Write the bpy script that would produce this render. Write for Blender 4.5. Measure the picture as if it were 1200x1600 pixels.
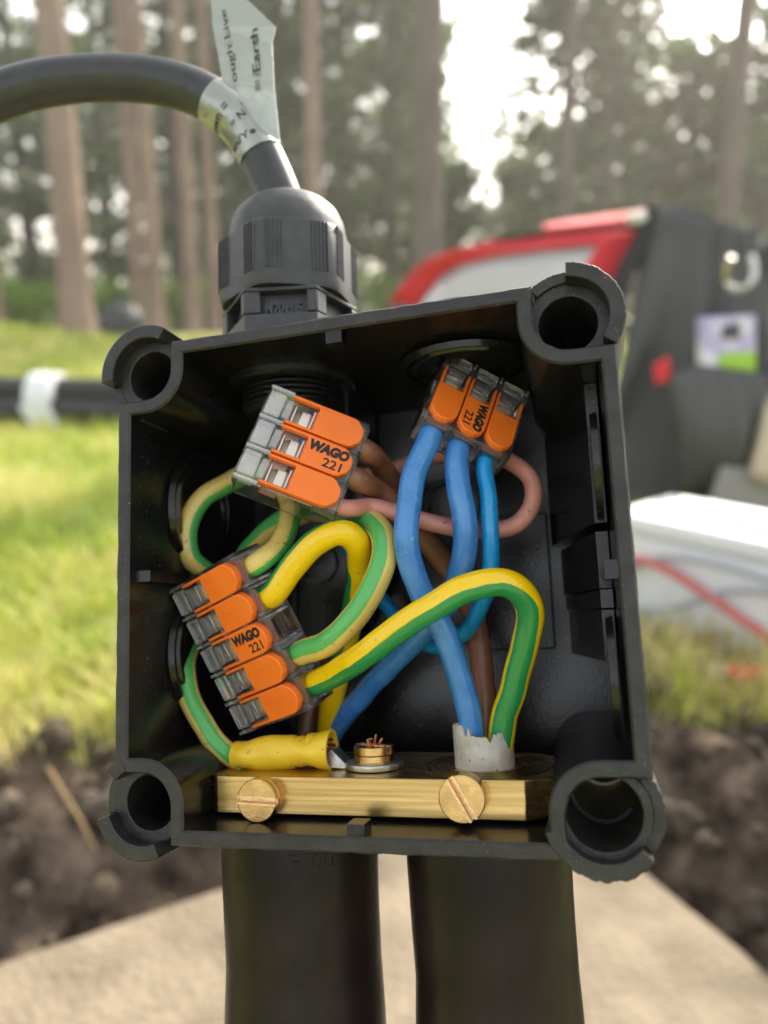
import bpy, bmesh, math, random
from mathutils import Vector, Matrix
random.seed(7)
R = math.radians
sc = bpy.context.scene
for o in list(bpy.data.objects): bpy.data.objects.remove(o)

# ------------------------------------------------------------------ camera, sky, sun, exposure
PITCH = R(14); CAMH = 0.42; FPX = 1202.0
cd = bpy.data.cameras.new('camera'); cam = bpy.data.objects.new('camera', cd); sc.collection.objects.link(cam)
cd.sensor_fit = 'VERTICAL'; cd.sensor_height = 36; cd.sensor_width = 27; cd.lens = 36 * FPX / 1600
cd.clip_start = 0.01; cd.clip_end = 1000
cam.location = (0, 0, CAMH); cam.rotation_euler = (R(90) - PITCH, 0, 0)
cd.dof.use_dof = True; cd.dof.focus_distance = 0.119; cd.dof.aperture_fstop = 12
sc.camera = cam
w = bpy.data.worlds.new('World'); sc.world = w; w.use_nodes = True
SUN_EL, SUN_AZ = R(36), R(28)          # azimuth to the right of straight ahead
nt = w.node_tree; sky = nt.nodes.new('ShaderNodeTexSky'); sky.sky_type = 'NISHITA'; sky.sun_disc = False
sky.sun_elevation = SUN_EL; sky.sun_rotation = SUN_AZ; sky.air_density = 1.0; sky.dust_density = 4.5; sky.ozone_density = 1
bg = nt.nodes['Background']; bg.inputs[1].default_value = 0.15; hs = nt.nodes.new('ShaderNodeHueSaturation'); hs.inputs['Saturation'].default_value = .3; nt.links.new(sky.outputs[0], hs.inputs['Color']); wt = nt.nodes.new('ShaderNodeMix'); wt.data_type = 'RGBA'; wt.blend_type = 'MULTIPLY'; wt.inputs[0].default_value = 1; wt.inputs[7].default_value = (1.0, 1, .98, 1); nt.links.new(hs.outputs[0], wt.inputs[6]); nt.links.new(wt.outputs[2], bg.inputs[0])
sd = bpy.data.lights.new('sun', 'SUN'); sd.energy = 2.4; sd.angle = R(0.6); sd.color = (1, .9, .72)
sun = bpy.data.objects.new('sun', sd); sc.collection.objects.link(sun)
sv = Vector((math.sin(SUN_AZ) * math.cos(SUN_EL), math.cos(SUN_AZ) * math.cos(SUN_EL), math.sin(SUN_EL)))
sun.rotation_euler = sv.to_track_quat('Z', 'Y').to_euler(); sun.location = (2, 4, 5)
sc.view_settings.view_transform = 'Standard'; sc.view_settings.look = 'None'; sc.view_settings.exposure = 1.7; sc.view_settings.gamma = 1

# ------------------------------------------------------------------ coordinate helpers
C, S = math.cos(PITCH), math.sin(PITCH)
def cam2w(v):                           # (right, down, forward) -> world
    return Vector((v[0], v[2] * C - v[1] * S, CAMH - v[2] * S - v[1] * C))
def at(px, py, Y, z=None):              # point seen at photo pixel, at world distance Y (or height z)
    d = Vector(((px - 600) / FPX, C - (py - 800) / FPX * S, -S - (py - 800) / FPX * C))
    s = Y / d.y if z is None else (z - CAMH) / d.z
    return Vector((0, 0, CAMH)) + d * s
RB = Matrix(((0.96320897, 0.0388775, 0.26592672), (-0.07508133, 0.98901057, 0.12736125), (-0.25805285, -0.14264163, 0.95554283)))
TB = Vector((-4.75359921, 8.59477530, 114.056884))
def b2c(p): return RB @ Vector((p[0], -p[1], -p[2])) + TB
o_ = cam2w(b2c((0, 0, 0)) * .001)
ax = [(cam2w(b2c(a) * .001) - o_) * 1000 for a in ((1, 0, 0), (0, 1, 0), (0, 0, 1))]
M_BOX = Matrix(((ax[0].x, ax[1].x, ax[2].x, o_.x), (ax[0].y, ax[1].y, ax[2].y, o_.y), (ax[0].z, ax[1].z, ax[2].z, o_.z), (0, 0, 0, 1)))
RBi = RB.inverted()
def BP(px, py, z):                      # point of the box's own frame (mm) at depth z seen at photo pixel
    o = RBi @ (-TB); d = RBi @ Vector(((px - 600) / FPX, (py - 800) / FPX, 1))
    o = Vector((o.x, -o.y, -o.z)); d = Vector((d.x, -d.y, -d.z))
    return o + d * ((z - o.z) / d.z)
def w2b_dir(v):
    return (M_BOX.to_3x3().inverted() @ Vector(v))

# ------------------------------------------------------------------ object helpers
col = sc.collection
def tag(o, label=None, cat=None, group=None, kind=None):
    if label: o['label'] = label
    if cat: o['category'] = cat
    if group: o['group'] = group
    if kind: o['kind'] = kind
    return o
def thing(name, label, cat, M=None, group=None):
    o = bpy.data.objects.new(name, None); col.objects.link(o); o.empty_display_size = .01
    if M is not None: o.matrix_world = M
    return tag(o, label, cat, group)
def obj(name, bm, mats, parent=None, bevel=0, seg=2, smooth=30, scale=.001, M=None, sub=0):
    me = bpy.data.meshes.new(name)
    if scale != 1: bmesh.ops.scale(bm, vec=(scale,) * 3, verts=bm.verts)
    bm.to_mesh(me); bm.free()
    for m in (mats if isinstance(mats, (list, tuple)) else [mats]): me.materials.append(m)
    o = bpy.data.objects.new(name, me); col.objects.link(o)
    if parent: o.parent = parent
    elif M is not None: o.matrix_world = M
    if smooth is not None:
        for p in me.polygons: p.use_smooth = True
        try: me.set_sharp_from_angle(angle=R(smooth))
        except Exception: pass
    if bevel:
        m = o.modifiers.new('b', 'BEVEL'); m.width = bevel * scale; m.segments = seg; m.limit_method = 'ANGLE'; m.angle_limit = R(35); m.harden_normals = False
    if sub:
        m = o.modifiers.new('s', 'SUBSURF'); m.levels = sub; m.render_levels = sub
    return o
def bx(bm, x0, x1, y0, y1, z0, z1, M=None, mi=0):
    vs = [bm.verts.new(v) for v in ((x0, y0, z0), (x1, y0, z0), (x1, y1, z0), (x0, y1, z0), (x0, y0, z1), (x1, y0, z1), (x1, y1, z1), (x0, y1, z1))]
    if M is not None:
        for v in vs: v.co = M @ v.co
    for f in ((3, 2, 1, 0), (4, 5, 6, 7), (0, 1, 5, 4), (1, 2, 6, 5), (2, 3, 7, 6), (3, 0, 4, 7)):
        bm.faces.new([vs[i] for i in f]).material_index = mi
def prism(bm, pts, a0, a1, axis='z', mi=0):
    def mk(p, a): return {'z': (p[0], p[1], a), 'y': (p[0], a, p[1]), 'x': (a, p[0], p[1])}[axis]
    A = [bm.verts.new(mk(p, a0)) for p in pts]; B = [bm.verts.new(mk(p, a1)) for p in pts]
    n = len(pts); fs = [bm.faces.new(A[::-1]), bm.faces.new(B)] + [bm.faces.new((A[i], A[(i + 1) % n], B[(i + 1) % n], B[i])) for i in range(n)]
    for f in fs: f.material_index = mi
    bmesh.ops.recalc_face_normals(bm, faces=fs)
def basis(axis):
    z = Vector(axis).normalized(); x = z.orthogonal().normalized() if abs(z.z) < .9 else Vector((1, 0, 0))
    x = (x - z * x.dot(z)).normalized(); return x, z.cross(x), z
def lathe(bm, o, axis, prof, seg=48, a0=0, a1=360, closed_prof=False, rot=0, mi=0):
    """prof: list of (r, h) along axis from o"""
    X, Y, Z = basis(axis); full = abs(a1 - a0) >= 359.9; n = seg if full else seg + 1
    rings = []
    for k in range(n):
        a = R(a0 + (a1 - a0) * k / seg + rot); d = X * math.cos(a) + Y * math.sin(a)
        rings.append([bm.verts.new(Vector(o) + d * r + Z * h) for r, h in prof])
    fs = []; m = len(prof)
    for k in range(seg):
        A, B = rings[k], rings[(k + 1) % n]
        for i in range(m if closed_prof else m - 1):
            j = (i + 1) % m
            if prof[i][0] < 1e-6 and prof[j][0] < 1e-6: continue
            vs = [A[i], B[i], B[j], A[j]]
            try: fs.append(bm.faces.new(vs))
            except ValueError: pass
    if not full and closed_prof:
        fs.append(bm.faces.new(rings[0])); fs.append(bm.faces.new(rings[-1][::-1]))
    for f in fs: f.material_index = mi
    bmesh.ops.remove_doubles(bm, verts=[v for r in rings for v in r], dist=1e-5)
    bmesh.ops.recalc_face_normals(bm, faces=[f for f in fs if f.is_valid])
def sector(bm, c, r0, r1, a0, a1, z0, z1, seg=28, jag=0):
    full = abs(a1 - a0) >= 359.9
    n = seg if full else seg + 1; rg = []
    for k in range(n):
        a = R(a0 + (a1 - a0) * k / seg); j = random.uniform(-jag, jag)
        d = Vector((math.cos(a), math.sin(a), 0)); c_ = Vector((c[0], c[1], 0))
        rg.append([bm.verts.new(c_ + d * r + Vector((0, 0, z))) for r, z in ((r0, z0), (r1 + j, z0), (r1 + j, z1), (r0, z1))])
    fs = []
    for k in range(seg):
        A, B = rg[k], rg[(k + 1) % n]
        for i in range(4): fs.append(bm.faces.new((A[i], B[i], B[(i + 1) % 4], A[(i + 1) % 4])))
    if not full: fs += [bm.faces.new(rg[0]), bm.faces.new(rg[-1][::-1])]
    bmesh.ops.recalc_face_normals(bm, faces=fs)
def catmull(pts, step):
    P = [Vector(p[:3]) for p in pts]; E = [list(p[3:]) for p in pts]; out = []
    n = len(P)
    for i in range(n - 1):
        p0 = P[i - 1] if i else P[0] * 2 - P[1]; p1, p2 = P[i], P[i + 1]; p3 = P[i + 2] if i + 2 < n else P[-1] * 2 - P[-2]
        k = max(2, int((p2 - p1).length / step))
        for j in range(k):
            t = j / k; t2, t3 = t * t, t * t * t
            q = (p1 * 2 + (p2 - p0) * t + (p0 * 2 - p1 * 5 + p2 * 4 - p3) * t2 + (p1 * 3 - p0 - p2 * 3 + p3) * t3) * .5
            out.append((q, [a * (1 - t) + b * t for a, b in zip(E[i], E[i + 1])]))
    out.append((P[-1], E[-1]))
    return out
def tube(bm, pts, r, step=.8, seg=28, ref=(0, 0, 1), wob=0, mi=0):
    """pts: (x,y,z[,roll[,radius factor]]); u runs round the tube, 0 facing ref"""
    s = catmull(pts, step)
    if wob:
        from mathutils import noise as _n
        sd0 = pts[0][0] * 3.1; s = [(q + Vector((_n.noise(Vector((i * .13, sd0, 0))), _n.noise(Vector((i * .13, sd0, 5))), 0)) * .32, e) for i, (q, e) in enumerate(s)]
    uvl = bm.loops.layers.uv.verify(); ref = Vector(ref)
    n = len(s); rings = []; L = 0; prev = None; ls = []
    for i, (q, e) in enumerate(s):
        T = (s[min(i + 1, n - 1)][0] - s[max(i - 1, 0)][0]).normalized()
        N = ref - T * ref.dot(T)
        if prev is not None:
            Np = (prev - T * prev.dot(T)).normalized()
            k = min(1, N.length * 1.2); N = (N.normalized() * k + Np * (1 - k)) if N.length > .05 else Np
        N.normalize(); prev = N; B = N.cross(T)
        if i: L += (q - s[i - 1][0]).length
        roll = R(e[0]) if e else 0; rr = r * (e[1] if len(e) > 1 else 1) * (1 + wob * math.sin(L * .9) * math.sin(L * .37 + 1))
        ring = []
        for k in range(seg):
            a = 2 * math.pi * k / seg + roll
            ring.append(bm.verts.new(q + (N * math.cos(a) + B * math.sin(a)) * rr))
        rings.append(ring); ls.append(L)
    for i in range(n - 1):
        for k in range(seg):
            f = bm.faces.new((rings[i][k], rings[i][(k + 1) % seg], rings[i + 1][(k + 1) % seg], rings[i + 1][k])); f.material_index = mi
            for lp, (u, v) in zip(f.loops, ((k / seg, ls[i]), ((k + 1) / seg, ls[i]), ((k + 1) / seg, ls[i + 1]), (k / seg, ls[i + 1]))):
                lp[uvl].uv = (u, v)
    bm.faces.new(rings[0][::-1]).material_index = mi; bm.faces.new(rings[-1]).material_index = mi
    bmesh.ops.recalc_face_normals(bm, faces=bm.faces)
def text_bm(s, w_, h_, M, extr=.08, off=0.0, shear=0, bm=None, center=False, warp=None):
    cu = bpy.data.curves.new('t', 'FONT'); cu.body = s; cu.size = 1; cu.offset = off; cu.shear = shear; cu.extrude = .001; cu.resolution_u = 3
    o = bpy.data.objects.new('t', cu); col.objects.link(o); dg = bpy.context.evaluated_depsgraph_get(); dg.update()
    me = bpy.data.meshes.new_from_object(o.evaluated_get(dg)); bpy.data.objects.remove(o)
    bm = bm or bmesh.new(); k0 = len(bm.verts); bm.from_mesh(me); bm.verts.ensure_lookup_table(); vs = bm.verts[k0:]
    x0, x1 = min(v.co.x for v in vs), max(v.co.x for v in vs); y0, y1 = min(v.co.y for v in vs), max(v.co.y for v in vs)
    kx = w_ / (x1 - x0); ky = h_ / (y1 - y0)
    for v in vs:
        p = Vector(((v.co.x - x0) * kx, (v.co.y - y0) * ky, extr if v.co.z > 0 else 0))
        v.co = warp(p) if warp else M @ p
    bpy.data.meshes.remove(me)
    return bm

# ------------------------------------------------------------------ materials
def new_mat(name):
    m = bpy.data.materials.new(name); m.use_nodes = True; return m, m.node_tree.nodes, m.node_tree.links, m.node_tree.nodes['Principled BSDF']
def mat(name, c, rough=.5, metal=0, c2=None, nscale=1, bump=0, bscale=1, mm=True, rvar=0, spec=.5, speck=None, coat=0, contrast=(.35, .65), stretch=None, sheen=0):
    m, N, Lk, b = new_mat(name); k = 1000 if mm else 1
    b.inputs['Roughness'].default_value = rough; b.inputs['Metallic'].default_value = metal; b.inputs['Specular IOR Level'].default_value = spec
    b.inputs['Base Color'].default_value = (*c, 1); b.inputs['Coat Weight'].default_value = coat; b.inputs['Coat Roughness'].default_value = .2
    tc = N.new('ShaderNodeTexCoord'); vec = tc.outputs['Object']
    if stretch:
        mp = N.new('ShaderNodeMapping'); mp.inputs['Scale'].default_value = stretch; Lk.new(vec, mp.inputs[0]); vec = mp.outputs[0]
    def noise(sc_, det=5):
        n = N.new('ShaderNodeTexNoise'); n.inputs['Scale'].default_value = sc_ * k; n.inputs['Detail'].default_value = det; Lk.new(vec, n.inputs['Vector']); return n.outputs['Fac']
    colout = None
    if c2:
        r = N.new('ShaderNodeValToRGB'); r.color_ramp.elements[0].position, r.color_ramp.elements[1].position = contrast
        r.color_ramp.elements[0].color = (*c, 1); r.color_ramp.elements[1].color = (*c2, 1); Lk.new(noise(nscale), r.inputs[0]); colout = r.outputs[0]
    if speck:                                     # (colour, scale, threshold): dust, scratches, dirt spots
        n = noise(speck[1], 2); r = N.new('ShaderNodeValToRGB'); r.color_ramp.elements[0].position = speck[2]; r.color_ramp.elements[1].position = speck[2] + .03
        r.color_ramp.elements[0].color = (0, 0, 0, 1); r.color_ramp.elements[1].color = (1, 1, 1, 1); Lk.new(n, r.inputs[0])
        mx = N.new('ShaderNodeMix'); mx.data_type = 'RGBA'; Lk.new(r.outputs[0], mx.inputs[0])
        if colout: Lk.new(colout, mx.inputs[6])
        else: mx.inputs[6].default_value = (*c, 1)
        mx.inputs[7].default_value = (*speck[0], 1); colout = mx.outputs[2]
    if colout: Lk.new(colout, b.inputs['Base Color'])
    if rvar:
        mr = N.new('ShaderNodeMapRange'); mr.inputs[3].default_value = max(0, rough - rvar); mr.inputs[4].default_value = rough + rvar; Lk.new(noise(nscale * .7), mr.inputs[0]); Lk.new(mr.outputs[0], b.inputs['Roughness'])
    if bump:
        bp = N.new('ShaderNodeBump'); bp.inputs['Strength'].default_value = bump; bp.inputs['Distance'].default_value = .0002 if mm else .02; Lk.new(noise(bscale, 8), bp.inputs['Height']); Lk.new(bp.outputs[0], b.inputs['Normal'])
    return m
BLK = mat('black plastic', (.005, .005, .005), .22, c2=(.009, .0085, .008), nscale=.15, bump=.25, bscale=1.6, rvar=.1, spec=.5, speck=((.16, .14, .12), 2.6, .705))
RIMM = mat('worn black plastic', (.013, .0125, .012), .38, c2=(.028, .026, .025), nscale=.3, bump=.6, bscale=3, speck=((.14, .12, .1), 2.5, .69))
BLKS = mat('glossy black plastic', (.01, .01, .01), .25, bump=.12, bscale=1.5, rvar=.08, c2=(.016, .016, .016), nscale=.2)
GLAND = mat('grey black nylon', (.035, .037, .041), .42, c2=(.05, .052, .056), nscale=.5, bump=.3, bscale=4, rvar=.08)
RUB = mat('black cable rubber', (.03, .033, .038), .36, bump=.15, bscale=3, rvar=.06, c2=(.04, .042, .047), nscale=.4)
SHR = mat('shroud rubber', (.010, .007, .007), .33, c2=(.022, .015, .014), nscale=.1, bump=.5, bscale=.3, rvar=.12, spec=.2, speck=((.03, .025, .022), .9, .74))
ORG = mat('orange lever plastic', (.86, .17, .012), .42, bump=.1, bscale=6, c2=(.9, .19, .016), nscale=.3)
INK = mat('black print', (.012, .011, .011), .6)
TIN = mat('tinned spring steel', (.85, .78, .68), .28, 1, bump=.2, bscale=1.2)
COP = mat('copper busbar', (.72, .42, .3), .32, 1, bump=.2, bscale=1.5)
STR = mat('copper strands', (.75, .33, .22), .3, 1)
ZINC = mat('zinc plated steel', (.62, .62, .6), .38, 1, c2=(.5, .5, .48), nscale=.8, bump=.3, bscale=2)
BRS = mat('machined brass', (.72, .5, .19), .28, 1, c2=(.42, .27, .09), nscale=.5, bump=.25, bscale=.35, rvar=.1, stretch=(.06, 2.2, 2.2), contrast=(.3, .7))
BRS2 = mat('brass screw', (.66, .43, .16), .24, 1, c2=(.5, .32, .12), nscale=.5, bump=.12, bscale=3)
BRSW = mat('torn bright brass', (.85, .58, .32), .35, 1, bump=.8, bscale=2)
SLV = mat('yellow vinyl sleeve', (.8, .52, .02), .3, bump=.35, bscale=.35, c2=(.86, .6, .03), nscale=.3, speck=((.3, .17, .04), 1.3, .68))
SHE = mat('pale grey cable bedding', (.46, .42, .34), .5, bump=.6, bscale=.7, c2=(.62, .59, .52), nscale=.35, speck=((.2, .13, .09), 1.7, .68))
def wire_mat(name, c, c2, rough=.27, dirt=(.25, .2, .15)):
    return mat(name, c, rough, c2=c2, nscale=.25, bump=.22, bscale=.8, rvar=.08, coat=.3, speck=(dirt, 1.1, .69))
BLU = wire_mat('blue insulation', (.04, .2, .56), (.06, .25, .64), .27, dirt=(.14, .33, .62))
LBL = wire_mat('bright blue insulation', (.0, .27, .66), (.01, .31, .72), .28)
BRN = wire_mat('brown insulation', (.24, .1, .055), (.3, .125, .07), .36)
PNK = wire_mat('faded pink insulation', (.62, .25, .2), (.7, .3, .25), .45)
def stripe(name, yel, grn, half=.19, dirt=.7):
    m, N, Lk, b = new_mat(name); b.inputs['Roughness'].default_value = .27; b.inputs['Coat Weight'].default_value = .3; b.inputs['Coat Roughness'].default_value = .15
    tc = N.new('ShaderNodeTexCoord'); sx = N.new('ShaderNodeSeparateXYZ'); Lk.new(tc.outputs['UV'], sx.inputs[0])
    ns = N.new('ShaderNodeTexNoise'); ns.inputs['Scale'].default_value = 600; Lk.new(tc.outputs['Object'], ns.inputs[0])
    def mth(op, a, b_=None):
        n = N.new('ShaderNodeMath'); n.operation = op
        for i, v in enumerate((a, b_)):
            if v is None: continue
            if isinstance(v, (int, float)): n.inputs[i].default_value = v
            else: Lk.new(v, n.inputs[i])
        return n.outputs[0]
    u = mth('ABSOLUTE', mth('SUBTRACT', mth('FRACT', mth('ADD', sx.outputs[0], .5)), .5))   # 0 at the centre of the green band
    u = mth('ADD', u, mth('MULTIPLY', mth('SUBTRACT', ns.outputs['Fac'], .5), .014))
    mr = N.new('ShaderNodeMapRange'); mr.interpolation_type = 'SMOOTHSTEP'; mr.inputs[1].default_value = half - .008; mr.inputs[2].default_value = half + .008; Lk.new(u, mr.inputs[0])
    n2 = N.new('ShaderNodeTexNoise'); n2.inputs['Scale'].default_value = 1300; n2.inputs['Detail'].default_value = 6; Lk.new(tc.outputs['Object'], n2.inputs[0])
    mx = N.new('ShaderNodeMix'); mx.data_type = 'RGBA'; mx.inputs[6].default_value = (*grn, 1); mx.inputs[7].default_value = (*yel, 1); Lk.new(mr.outputs[0], mx.inputs[0])
    rr = N.new('ShaderNodeValToRGB'); rr.color_ramp.elements[0].position = dirt - .02; rr.color_ramp.elements[1].position = dirt + .06; Lk.new(n2.outputs['Fac'], rr.inputs[0])
    m2 = N.new('ShaderNodeMix'); m2.data_type = 'RGBA'; Lk.new(rr.outputs[0], m2.inputs[0]); Lk.new(mx.outputs[2], m2.inputs[6]); m2.inputs[7].default_value = (.22, .16, .07, 1)
    Lk.new(m2.outputs[2], b.inputs['Base Color'])
    bp = N.new('ShaderNodeBump'); bp.inputs['Strength'].default_value = .25; bp.inputs['Distance'].default_value = .0002; Lk.new(n2.outputs['Fac'], bp.inputs['Height']); Lk.new(bp.outputs[0], b.inputs['Normal'])
    return m
GYP = stripe('pale green and yellow insulation', (.68, .52, .14), (.08, .42, .1), .105, .64)
GYV = stripe('vivid green and yellow insulation', (.85, .56, .0), (.02, .26, .075), .14, .7)
def clear(name, tint=(.985, .98, .98), milk=.03, rough=.1):
    m, N, Lk, b = new_mat(name); out = N['Material Output']
    b.inputs['Base Color'].default_value = (.8, .8, .82, 1); b.inputs['Roughness'].default_value = rough; b.inputs['Specular IOR Level'].default_value = .5
    t = N.new('ShaderNodeBsdfTransparent'); t.inputs[0].default_value = (*tint, 1)
    gl_ = N.new('ShaderNodeBsdfGlossy'); gl_.inputs['Roughness'].default_value = rough; gl_.inputs['Color'].default_value = (1, 1, 1, 1)
    fr = N.new('ShaderNodeFresnel'); fr.inputs[0].default_value = 1.45
    m1 = N.new('ShaderNodeMixShader'); m1.inputs[0].default_value = milk; Lk.new(t.outputs[0], m1.inputs[1]); Lk.new(b.outputs[0], m1.inputs[2])
    mx = N.new('ShaderNodeMixShader'); Lk.new(fr.outputs[0], mx.inputs[0]); Lk.new(m1.outputs[0], mx.inputs[1]); Lk.new(gl_.outputs[0], mx.inputs[2]); Lk.new(mx.outputs[0], out.inputs[0])
    tc = N.new('ShaderNodeTexCoord'); ns = N.new('ShaderNodeTexNoise'); ns.inputs['Scale'].default_value = 700; Lk.new(tc.outputs['Object'], ns.inputs[0])
    bp = N.new('ShaderNodeBump'); bp.inputs['Strength'].default_value = .25; bp.inputs['Distance'].default_value = .0002; Lk.new(ns.outputs['Fac'], bp.inputs['Height']); Lk.new(bp.outputs[0], b.inputs['Normal']); Lk.new(bp.outputs[0], gl_.inputs['Normal'])
    return m
CLR = clear('clear polycarbonate', milk=.02)
CLR3 = clear('sky-whitened polycarbonate', tint=(.99, .99, 1), milk=.3, rough=.09)  # sky reflection on connector A's end caps, put in as milky colour
CLR4 = clear('slightly sky-whitened polycarbonate', tint=(.99, .99, .99), milk=.12, rough=.08)  # same sky whitening, weaker, mixed into the colour of C's end caps
CLR2 = clear('milky polycarbonate', milk=.055, rough=.14)

# ================================================================== THE JUNCTION BOX (box frame, mm; z = 0 at the rim, minus into the box)
box = thing('junction_box', 'open square black plastic junction box full of coloured wires, standing on two black shrouds', 'junction box', M_BOX)
CX = {(-1, 1): (-35.2, 35.0), (1, 1): (33.6, 34.6), (1, -1): (33.4, -34.2), (-1, -1): (-35.2, -34.4)}
H = 38.9
def arc(c, r, a0, a1, n=9): return [(c[0] + r * math.cos(R(a0 + (a1 - a0) * i / n)), c[1] + r * math.sin(R(a0 + (a1 - a0) * i / n))) for i in range(n + 1)]
path = []
rr = 6.0
TLc, TRc, BRc, BLc = CX[(-1, 1)], CX[(1, 1)], CX[(1, -1)], CX[(-1, -1)]
path += [(TLc[0] + rr, H - .4), (TRc[0] - rr, H)] + arc(TRc, rr, 180, 270) + [(H, TRc[1] - rr)]
path += [(H, BRc[1] + rr)] + arc(BRc, rr, 90, 180) + [(BRc[0] - rr, -H)]
path += [(BLc[0] + rr, -H)] + arc(BLc, rr, 0, 90) + [(-H, BLc[1] + rr)]
path += [(-H, TLc[1] - rr)] + arc(TLc, rr, 270, 360)
path = path[::-1]                        # counter-clockwise
pp = []
for i, p in enumerate(path):              # cut the straight runs so the rim can be slightly worn and uneven
    q_ = path[(i + 1) % len(path)]; m_ = max(1, int(math.dist(p, q_) / 1.6))
    pp += [(p[0] + (q_[0] - p[0]) * t / m_, p[1] + (q_[1] - p[1]) * t / m_) for t in range(m_)]
path = pp
path = [p for i, p in enumerate(path) if (Vector(p) - Vector(path[i - 1])).length > .3]
def offset(pts, d):
    n = len(pts); out = []
    for i in range(n):
        a, b_, c = Vector(pts[i - 1]), Vector(pts[i]), Vector(pts[(i + 1) % n])
        n1 = Vector((b_.y - a.y, a.x - b_.x)).normalized(); n2 = Vector((c.y - b_.y, b_.x - c.x)).normalized(); m = (n1 + n2).normalized()
        out.append(b_ + m * d / max(.5, m.dot(n1)))
    return out
def signed(pts): return sum(pts[i - 1][0] * pts[i][1] - pts[i][0] * pts[i - 1][1] for i in range(len(pts)))
if signed(path) < 0: path = path[::-1]
outer, inner = offset(path, 1.15), offset(path, -1.15)
def wear(pts, a): return [(p[0] + random.uniform(-a, a), p[1] + random.uniform(-a, a)) for p in pts]
def ring3(bm, pts, z, k): return [bm.verts.new((p[0] * k, p[1] * k, z)) for p in pts]
bm = bmesh.new(); n = len(path); DEPTH = 44
rings = [ring3(bm, outer, -DEPTH - 2, .95), ring3(bm, outer, -20, .978), ring3(bm, wear(outer, .1), -.35, 1), ring3(bm, wear(offset(path, .85), .08), 0, 1), ring3(bm, offset(path, -.85), 0, 1), ring3(bm, inner, -.35, 1), ring3(bm, inner, -20, .978), ring3(bm, inner, -DEPTH, .95)]
for k in range(len(rings) - 1):
    for i in range(n):
        f = bm.faces.new((rings[k][i], rings[k][(i + 1) % n], rings[k + 1][(i + 1) % n], rings[k + 1][i])); f.material_index = 1 if k in (2, 3, 4) else 0
bm.faces.new(rings[0][::-1]); bm.faces.new(rings[-1])
bmesh.ops.recalc_face_normals(bm, faces=bm.faces)
# gland opening bosses, tabs on the rim, stiffening ribs and the stepped pads moulded on the right wall
for (x0, x1, y0, y1, z0, z1) in ((-3.2, -.6, 35.6, 38, -3, -.4), (-2.2, .4, -38, -36.2, -4, -.5), (-37.9, -34.8, .2, 2.0, -38, -1.6), (35.9, 37.9, -3.2, -.6, -9, -.6),
                                 (-8, -7.3, 30, 36.3, -42, -24), (9, 9.7, 26, 36.3, -42, -26)):
    bx(bm, x0, x1, y0, y1, z0, z1)
for (x0, y0, y1, zf) in ((27.0, 5.6, 27.0, -9.5), (28.6, -4.0, 4.6, -13.0), (28.9, -7.0, -4.3, -10.8), (29.3, -15.0, -7.3, -13.5)):
    prism(bm, [(37, zf), (35.2, zf), (x0, -DEPTH + .5), (37, -DEPTH + .5)], y0, y1, 'y')
obj('body', bm, [BLK, RIMM], box, smooth=35)
# floor details: round recesses and a raised rail
for (px, py, r) in ((495, 880, 3.4), (705, 790, 4.6), (757, 985, 3.6), (560, 985, 3)):
    p = BP(px, py, -DEPTH); bm = bmesh.new(); lathe(bm, (p.x, p.y, -DEPTH), (0, 0, 1), [(r + 1.2, 0), (r + 1.2, 1.1), (r, 1.1), (r - .2, -.0)], 40); obj('floor_boss', bm, BLKS, box)
bm = bmesh.new(); bx(bm, 14, 26.5, -14, 12, -DEPTH, -DEPTH + 2.2); bx(bm, -12, 10, 6, 10, -DEPTH, -DEPTH + 1.5); bx(bm, -30, -26, -20, 20, -DEPTH, -DEPTH + 1.6); obj('floor_rail', bm, BLK, box, bevel=.3)
# knock-out rings on the walls
def knock(o, axis, r):
    bm = bmesh.new(); lathe(bm, o, axis, [(0, .25), (r - 2.2, .3), (r - 1.8, .9), (r - .9, 1.0), (r - .5, .35), (r, .3), (r + .25, .9), (r + 1, 1.0), (r + 1.3, 0)], 64); obj('knockout', bm, BLK, box)
knock((-37.0, 14.5, -22), (1, -.02, 0), 10); knock((-37.0, -12, -22), (1, .02, 0), 10)
knock((15.5, 36.6, -21), (0, -1, 0), 10.5)
knock((36.6, 14, -9.5), (-1, 0, 0), 7.0); knock((36.6, -17, -11), (-1, 0, 0), 7.5)
# corner bosses: tube for the lid screw with a hooded guard round its outside
def boss(c, hood, low, tube_z=-2.6, jag=.0, hr=4.25):
    bm = bmesh.new(); sector(bm, c, hr, 6.3, 0, 360, -DEPTH - 1, tube_z, 48)
    b0 = obj('corner_boss', bm, RIMM, box, bevel=.22, smooth=40)
    bm = bmesh.new(); sector(bm, c, 5.9, 8.1, hood[0], hood[1], -17, .1, 44, jag); obj('guard', bm, RIMM, b0, bevel=.2, smooth=40)
    bm = bmesh.new(); sector(bm, c, 6.2, 7.9, low[0], low[1], -17, -2.9, 20, jag); obj('guard', bm, RIMM, b0, bevel=.2, smooth=40)
    bm = bmesh.new(); sector(bm, c, 4.4, 8.0, hood[0] - 8, hood[1] + 8, -18.6, -17.02, 36); obj('guard_floor', bm, RIMM, b0, smooth=40)
    bm = bmesh.new(); sector(bm, c, 0, 4.6, 0, 360, -DEPTH - 2, -DEPTH - .5, 24); obj('boss_end', bm, BLK, b0, smooth=40)
boss(TLc, (62, 188), (188, 255), -2.6)
boss(TRc, (-38, 88), (88, 132), -3.4, .1)
boss(BRc, (196, 318), (-42, 40), -2.2, .18, 5.0)
boss(BLc, (118, 140), (140, 195))
bm = bmesh.new(); sector(bm, BLc, 5.9, 8.1, 195, 292, -17, .1, 30); obj('boss_guard', bm, RIMM, box, bevel=.22)

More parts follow.
